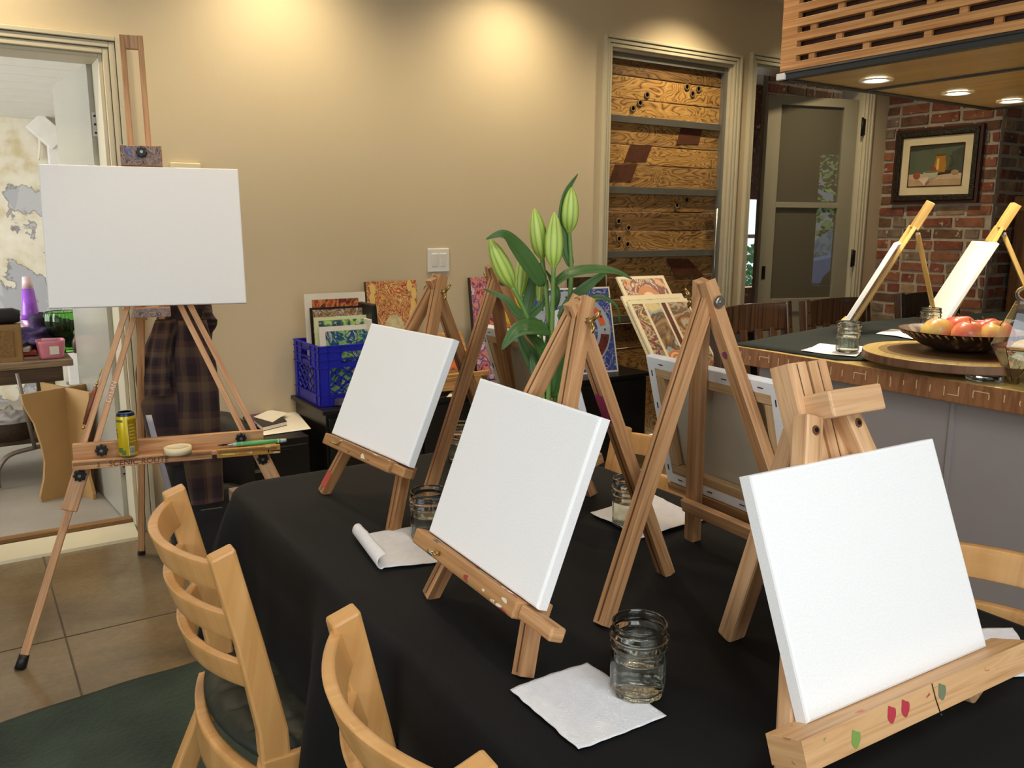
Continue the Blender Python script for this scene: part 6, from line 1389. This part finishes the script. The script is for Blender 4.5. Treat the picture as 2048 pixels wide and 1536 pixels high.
# ---------------------------------------------------------------- framed still life on the brick wall
def still_life():
    X = BX-.03; y0, y1, z0, z1 = 3.845, 3.205, 1.525, 2.05
    O = Vector((X, y0, z0)); w, h = y0-y1, z1-z0; u, v, n = Vector((0, -1, 0)), Vector((0, 0, 1)), Vector((-1, 0, 0))
    t = thing('framed_painting', O+u*w/2, 'framed still life of a golden jug, bowl and onions on the brick wall', 'painting')
    m_fr = plain('red_brown_frame', (70, 40, 30), .35); m_in = plain('carved_bronze_moulding', (48, 44, 32), .4, metal=.4, var=.4, scale=60, bmp=.8, bscale=70)
    def ring(nm, k0, k1, d0, d1, mt):
        b = MB(); P = lambda a, c: O+u*a+v*c+n*d0
        for q in (((k0, k0), (w-k0, k0), (w-k1, k1), (k1, k1)), ((w-k0, k0), (w-k0, h-k0), (w-k1, h-k1), (w-k1, k1)), ((w-k0, h-k0), (k0, h-k0), (k1, h-k1), (w-k1, h-k1)), ((k0, h-k0), (k0, k0), (k1, k1), (k1, h-k1))):
            b.prism([P(*p) for p in q], n*(d1-d0))
        return b.build(nm, mt, t, bevel=.003)
    ring('outer_frame', 0, .022, -.025, .012, m_fr); ring('moulding', .022, .055, -.02, .022, m_in); ring('inner_lip', .055, .062, -.02, .012, m_fr)
    b = MB(); b.prism([O+u*.06+v*.06, O+u*(w-.06)+v*.06, O+u*(w-.06)+v*(h-.06), O+u*.06+v*(h-.06)], n*.003); b.build('mat_board', plain('cream_mat', (226, 210, 170), .7), t)
    k = .125; p0 = O+u*k+v*(k-.01)+n*.0035; W_, H_ = w-2*k, h-2*k+.02
    ring('inner_fillet', k-.008, k, .003, .006, m_fr)
    lay = [0]
    def shp(nm, pts, c, var=.12):
        lay[0] += 1; b = MB(); b.poly([p0+u*(x*W_)+v*(y*H_)+n*(.0003*lay[0]) for x, y in pts], 0, pts); b.build(nm, plain('still_life_%d_%d_%d' % c, c, .4, var=var, scale=14), t)
    shp('painted_wall', [(0, 0), (1, 0), (1, 1), (0, 1)], (92, 100, 78)); shp('painted_shade', [(0, .86), (1, .93), (1, 1), (0, 1)], (58, 60, 48)); shp('painted_wall_right', [(.72, .3), (1, .3), (1, .9), (.8, .8)], (74, 80, 66))
    shp('painted_table', [(0, 0), (1, 0), (1, .30), (.8, .33), (.6, .28), (.45, .27), (.2, .33), (0, .31)], (206, 180, 144)); shp('painted_table_front', [(0, 0), (1, 0), (1, .17), (0, .20)], (190, 160, 122))
    shp('painted_shadow', [(.55, .27), (.8, .30), (.82, .38), (.6, .38)], (66, 52, 40)); shp('painted_jug_handle', disc(.74, .58, .10, .15, -80, 80, 12, .72), (84, 66, 42))
    shp('painted_jug', [(.49, .34), (.69, .34), (.71, .5), (.68, .68), (.69, .74), (.47, .74), (.51, .68), (.48, .5)], (176, 122, 50)); shp('painted_jug_light', [(.52, .4), (.57, .4), (.57, .66), (.53, .66)], (230, 184, 96)); shp('painted_jug_rim', disc(.58, .74, .11, .03, n=20), (110, 78, 38))
    shp('painted_onion', disc(.46, .40, .07, .075, n=20), (140, 70, 46)); shp('painted_bowl', [(.28, .36), (.58, .36), (.54, .22), (.46, .19), (.36, .2), (.3, .25)], (186, 184, 152)); shp('painted_bowl_rim', disc(.43, .36, .15, .028, n=22), (120, 116, 92))
    shp('painted_onion', disc(.16, .28, .07, .075, n=20), (160, 84, 54)); shp('painted_garlic', disc(.88, .33, .07, .055, n=18), (176, 140, 110)); shp('painted_cloth', [(.18, .2), (.38, .24), (.42, .14), (.32, .04), (.28, .10)], (226, 202, 178)); shp('painted_cloth_fold', [(.40, .18), (.42, .14), (.34, .04), (.34, .1)], (170, 128, 104))
still_life()
# wooden cabinet on the side wall, at the right edge
q = Py(2026, 500, 3.05); t = thing('wooden_cabinet', (q.x+.4, 3.0, 0), 'rustic wooden cabinet at the right edge in front of the brick wall', 'cabinet')
m_rust = wood('rustic_pine', (150, 108, 60), (184, 142, 88), .5)
b = MB(); b.box((q.x+.42, 2.96, .74), (.8, .22, 1.48)); b.build('cabinet_body', wood('rustic_brown', (112, 74, 40), (140, 98, 56), .5), t, bevel=.004)
b = MB(); b.box((q.x+.44, 2.91, 1.52), (.88, .34, .10)); b.build('cabinet_top', m_rust, t, bevel=.004)

# street, parked car, greenery seen reflected in the glazed door
b = MB(); b.box((9.5, -6.4, -.06), (16, 8.0, .1)); struct(b.build('floor_street', plain('street_asphalt', (120, 118, 116), .9)))
t = thing('car', (11.0, -4.6, 0), 'blue parked car in the street outside, reflected in the glazed door', 'car')
b = MB(); pr_ = [(8.2, .35), (8.25, .75), (8.9, .9), (9.6, 1.42), (11.1, 1.45), (11.8, .98), (12.3, .9), (12.4, .35)]; b.prism([(x, -4.0, z) for x, z in pr_], (0, -1.6, 0)); b.build('car_body', plain('blue_car_paint', (84, 104, 150), .2, coat=1), t, bevel=.05)
b = MB(); b.prism([(x, -3.995, z) for x, z in ((9.2, .98), (9.7, 1.36), (11.0, 1.38), (11.4, 1.0))], (0, -.01, 0)); b.build('car_window', plain('car_glass', (40, 46, 56), .05), t)
for x in (9.0, 11.5):
    b = MB(); b.lathe([(.33, 0), (.33, .2)], (x, -3.95, .33), 28, 0, Matrix.Rotation(R(90), 3, 'X')); b.lathe([(.2, -.01), (.19, .01), (0, .02)], (x, -3.95, .33), 20, 1, Matrix.Rotation(R(90), 3, 'X')); b.build('wheel', [m_black, m_steel], t)
# greenery and daylight seen reflected in the glazed door
t = thing('hedge', (10.5, -7.5, 0), 'leafy green hedge beyond the parked car, reflected in the glazed door', 'hedge')
b = MB(); r2 = random.Random(5)
for i in range(2600):
    p = Vector((r2.uniform(8.0, 14.5), r2.uniform(-7.9, -7.0), r2.uniform(1.1, 4.4))); a = r2.uniform(0, 6.28); d = Vector((math.cos(a), math.sin(a)*.4, r2.uniform(-.6, .6)))*.13; s = d.cross(Vector((0, 1, .3))).normalized()*.06
    b.poly([p-d, p+s, p+d, p-s])
b.build('hedge_foliage', plain('hedge_green', (96, 132, 56), .6, var=.4, scale=3), t)
b = MB()
for x in (8.8, 10.2, 11.6, 13.2): b.tube([(x, -7.5, 0), (x+.1, -7.45, 1.6), (x-.05, -7.5, 3.6)], [.07, .05, .02], 8)
b.build('hedge_stems', m_groove, t)

# shrub outside the brick room window
t = thing('garden_shrub', (7.6, 7.2, 0), 'green shrub outside the small window glimpsed left of the glazed door', 'shrub')
b = MB(); r3 = random.Random(9)
for i in range(700):
    p = Vector((r3.uniform(6.8, 8.6), r3.uniform(6.9, 7.4), r3.uniform(.3, 1.12))); a = r3.uniform(0, 6.28); d = Vector((math.cos(a), .3*math.sin(a), r3.uniform(-.6, .8)))*.07; q = d.cross(Vector((0, 1, .2))).normalized()*.03
    b.poly([p-d, p+q, p+d, p-q])
b.build('shrub_foliage', plain('shrub_green', (60, 110, 62), .6, var=.4, scale=4), t)
b = MB(); b.tube([(7.6, 7.2, 0), (7.62, 7.2, .6), (7.55, 7.18, 1.0)], [.03, .025, .01], 8); b.build('shrub_stem', m_groove, t)
# ================================================================ things in the store room
t = thing('work_table', (-.4, 5.3, 0), 'rough wooden work table in the store room seen through the doorway', 'table')
m_old = wood('weathered_board', (132, 108, 82), (160, 136, 106), .7, dark=.6)
Z5 = .65
for i in range(3):
    b = MB(); b.box((-.42, 5.11+i*.21, Z5-.017), (1.8, .205, .034)); b.build('top_board', m_old, t, bevel=.003)
b = MB(); b.box((-.42, 5.05, Z5-.075), (1.7, .024, .08)); b.build('apron', wood('weathered_dark', (84, 66, 50), (104, 84, 64), .7), t, bevel=.002)
for x in (-1.2, .36):
    for y in (5.09, 5.55):
        b = MB(); b.box((x, y, (Z5-.035)/2), (.06, .06, Z5-.035)); b.build('leg', m_old, t, bevel=.003)
b = MB(); b.box((-.42, 5.32, .22), (1.66, .5, .03)); b.build('lower_shelf', wood('weathered_dark', (84, 66, 50), (104, 84, 64), .7), t, bevel=.002)
t = thing('drawer_box', (-.45, 5.38, .236), 'plain wooden drawer box standing on the lower shelf of the work table', 'box')
b = MB(); b.box((-.45, 5.38, .40), (1.0, .35, .18)); b.build('box_body', wood('ochre_board', (140, 100, 54), (164, 122, 72), .6), t, bevel=.003)
b = MB(); b.box((-.45, 5.2, .41), (.9, .012, .13)); b.build('drawer_front', wood('ochre_board', (140, 100, 54), (164, 122, 72), .6), t, bevel=.002)
t = thing('bent_tube_stand', (.10, 5.05, 0), 'grey bent metal tube stand beside the cardboard pedestal', 'stand')
b = MB(); c = curve([Vector((.08, 4.98, .012)), Vector((.085, 4.98, .10)), Vector((.14, 5.0, .17)), Vector((.25, 5.02, .19)), Vector((.34, 5.03, .20))], 24); b.tube(c, .012, 10); b.tube([(.262, 5.0, .19), (.235, 5.0, .42), (.215, 5.0, .60)], .010, 10); b.build('tube', plain('grey_tube', (140, 130, 120), .35, .5), t)
# cross-shaped cardboard pedestal
m_mdf = plain('brown_fibreboard', (168, 132, 82), .75, var=.05)
t = thing('pedestal', (.40, 4.72, 0), 'brown fibreboard cross shaped pedestal with curved sides in the store room', 'pedestal')
Cn = Vector((.405, 4.72, 0)); topz = Py(60, 787, 4.63).z
d1 = (Vector((.235, 4.635, 0))-Cn); L1 = d1.length; d1.normalize(); d2 = (Vector((.475, 4.55, 0))-Cn); L2_ = d2.length; d2.normalize()
def prof(L): return [(L, 0), (L*1.02, .03), (L*.86, .12), (L*.80, .2), (L*.84, .28), (L*.98, .40), (L*1.22, .50), (L*1.26, topz)]
for d_, L_ in ((d1, L1*.94), (d2, L2_)):
    o_ = [Cn+d_*a+Vector((0, 0, z)) for a, z in prof(L_)]+[Cn-d_*a+Vector((0, 0, z)) for a, z in reversed(prof(L_))]
    nn = d_.cross(Vector((0, 0, 1))); b = MB(); b.prism([p-nn*.008 for p in o_], nn*.016); b.build('cross_panel', m_mdf, t, bevel=.001)
# on the table
def T5(px, py, Y=5.2): r = ray(px, py); return EYE+r*(Y/r.y)
p = Vector((Py(62, 640, 5.5).x, 5.5, Z5)); t = thing('lava_lamp', p, 'purple lava lamp on the work table in the store room', 'lamp')
zz = lambda y: Py(62, y, 5.5).z-Z5
lt = zz(553); b = MB(); b.lathe([(.055, 0), (.058, .01), (.040, lt*.30), (.036, lt*.34), (.050, lt*.42)], p, 28); b.build('base', plain('pink_metal', (200, 140, 190), .3, metal=.5), t)
b = MB(); b.lathe([(.050, lt*.42), (.046, lt*.5), (.030, lt*.84), (.0, lt*.84)], p, 28); b.build('globe', plain('violet_liquid', (150, 80, 200), .12, var=.25, scale=12), t)
b = MB(); b.lathe([(.030, lt*.84), (.023, lt), (0, lt)], p, 28); b.build('cap', plain('pale_pink_cap', (232, 200, 206), .3), t)
p = Vector((Py(20, 700, 5.12).x, 5.12, Z5)); k = (Py(0, 720, 5.12)-Py(46, 720, 5.12)).length; hh = Py(20, 648, 5.12).z-Z5
t = thing('cardboard_box', p, 'upright brown cardboard box under the black roll in the store room', 'box')
b = MB(); b.box((p.x-.02, 5.12, Z5+hh/2), (k+.05, .10, hh), Matrix.Rotation(R(-6), 3, 'Z')); b.build('carton', plain('brown_carton', (146, 112, 66), .8, var=.1), t, bevel=.002)
b = MB(); b.box((p.x-.018, 5.067, Z5+hh*.5), (k*.7, .002, hh*.7), Matrix.Rotation(R(-6), 3, 'Z')); b.build('printed_panel', plain('carton_print', (128, 96, 54), .8, var=.3, scale=90), t)
t = thing('black_roll', (p.x, 5.12, Z5+hh), 'black padded roll lying on top of the brown cardboard box', 'roll')
b = MB(); b.tube([(p.x-.22, 5.12, Z5+hh+.042), (p.x+.03, 5.12, Z5+hh+.042), (p.x+.06, 5.12, Z5+hh+.04)], [.041, .041, .03], 18); b.build('roll_body', m_nylon, t)
p = Vector((Py(103, 710, 5.13).x, 5.13, Z5)); w_ = (Py(74, 700, 5.13)-Py(132, 700, 5.13)).length; hh = Py(103, 680, 5.13).z-Z5
t = thing('pink_bin', p, 'translucent pink storage bin with white label on the work table', 'storage bin')
def pin(u, v):
    a = 2*math.pi*u; e = .4; ca, sa = math.copysign(abs(math.cos(a))**e, math.cos(a)), math.copysign(abs(math.sin(a))**e, math.sin(a)); k = .82+.18*v
    return Vector((p.x+ca*w_/2*k, p.y+.0+sa*.07*k, Z5+.002+hh*v))
b = MB(); b.grid(pin, 40, 8, 0, True, True); k0 = len(b.v)-40; b.face([i for i in range(39, -1, -1)]); b.build('bin_body', plain('pink_plastic', (226, 140, 160), .3), t, solid=.003)
b = MB(); b.box((p.x+.01, p.y-.071, Z5+hh*.5), (w_*.32, .002, hh*.45), Matrix.Rotation(R(-4), 3, 'X')); b.build('paper_label', m_paper, t)
b = MB(); b.tube([(p.x-w_*.3, p.y-.02, Z5+hh*1.02), (p.x+w_*.2, p.y-.01, Z5+hh*.98)], .013, 14); b.build('rolled_sheet', plain('pink_sheet', (230, 170, 180), .6), t)
p = Vector((Py(132, 680, 5.32).x, 5.32, Z5)); hh = Py(130, 622, 5.32).z-Z5; t = thing('green_vase', p, 'ribbed green glass vase on the work table in the store room', 'vase')
b = MB()
pr = [(.055, .0), (.06, .02), (.045, .05), (.06, hh*.35), (.092, hh*.55), (.104, hh*.75), (.100, hh*.92), (.09, hh)]
def gv_(u, v):
    k = v*(len(pr)-1); a = min(int(k), len(pr)-2); f_ = k-a; r = pr[a][0]*(1-f_)+pr[a+1][0]*f_; z = pr[a][1]*(1-f_)+pr[a+1][1]*f_; an = 2*math.pi*u
    r *= 1+.03*math.cos(an*18); return p+Vector((r*math.cos(an), r*math.sin(an), z))
b.grid(gv_, 108, 24, 0, True, True); b.build('vase_glass', glass('green_glass', (.35, .72, .25), 1.4), t, solid=.003)
t = thing('purple_cloth', (Py(85, 660, 5.4).x, 5.4, Z5), 'crumpled dark purple cloth heaped behind the pink bin', 'cloth')
c0 = Py(88, 648, 5.42); o = blob('cloth_heap', (c0.x+.02, 5.42, Z5+.095), .15, .55, 3.3, plain('purple_fabric', (60, 42, 78), .9, var=.25, scale=14), t, (1.1, .8, .62), 2.6)
for i, (c_, lab) in enumerate((((60, 58, 60), 'dark folder lying under the purple cloth'), ((206, 196, 188), 'pale paper pad lying under the purple cloth'), ((170, 70, 50), 'red edged book at the bottom of the pile by the purple cloth'))):
    b = MB(); cc_ = Vector((.16+.02*i, 5.33, Z5+.06-.022*i)); b.box(cc_, (.26, .2, .02), Matrix.Rotation(R(-18+9*i), 3, 'Z')); tag(b.build(('folder', 'paper_pad', 'book')[i], plain('pile_%d' % i, c_, .6), loc=cc_-Vector((0, 0, .01)), bevel=.002), lab, ('folder', 'paper', 'book')[i], 'flat things piled on the work table')
p = Vector((Py(155, 700, 5.25).x, 5.25, Z5)); t = thing('small_bottle', p, 'small brown bottle half hidden by the white door', 'bottle')
b = MB(); b.lathe([(.02, 0), (.021, .07), (.012, .09), (.012, .11), (0, .11)], p, 18); b.build('bottle_body', plain('brown_bottle', (124, 100, 92), .3), t); b = MB(); b.lathe([(.014, .105), (.014, .125), (0, .125)], p, 18); b.build('cap', m_white, t)
p = Vector((Py(18, 830, 5.08).x, 5.12, .236)); t = thing('basket', p, 'dark basket holding white cloth on the lower shelf', 'basket')
b = MB(); b.lathe([(.10, 0), (.13, .10), (.125, .10), (.095, .006), (0, .006)], p, 24); b.build('basket_body', plain('dark_wicker', (58, 42, 30), .8, var=.3, scale=60, bmp=.6), t)
o = blob('folded_cloth', (p.x, p.y, p.z+.10), .09, .4, 2.2, plain('pale_linen', (206, 204, 206), .9), t, (1, .8, .7), 3)
# on the store-room wall
m_pipe = plain('white_gutter_pipe', (232, 230, 224), .4)
q0, q1, q2 = Py(66, 240, 7.42), Py(118, 286, 7.42), Py(108, 345, 7.42)
t = thing('downpipe', (q2.x, 7.42, q2.z), 'white square gutter pipe with elbow high on the peeling wall', 'pipe')
b = MB(); b.bar(q0, q1, .15, .10, (0, 1, 0)); b.build('elbow', m_pipe, t, bevel=.006)
qa, qb = Py(113, 286, 7.44), Py(113, 345, 7.44); b = MB(); b.bar(qa, Vector((qa.x, 7.44, .1)), .13, .09, (0, 1, 0)); b.build('pipe_run', m_pipe, t, bevel=.006)
b = MB(); b.box((qa.x, 7.44, qb.z+.03), (.15, .11, .03)); b.build('pipe_collar', m_pipe, t, bevel=.003)
c = curve([Py(62, 250, 7.47), Py(76, 268, 7.47), Py(80, 290, 7.47), Py(77, 320, 7.47)], 16); t = thing('cable', c[-1], 'thin cream cable hanging down the peeling wall', 'cable')
b = MB(); b.tube(c, .009, 8); b.build('cable_run', plain('cream_cable', (226, 218, 196), .5), t)
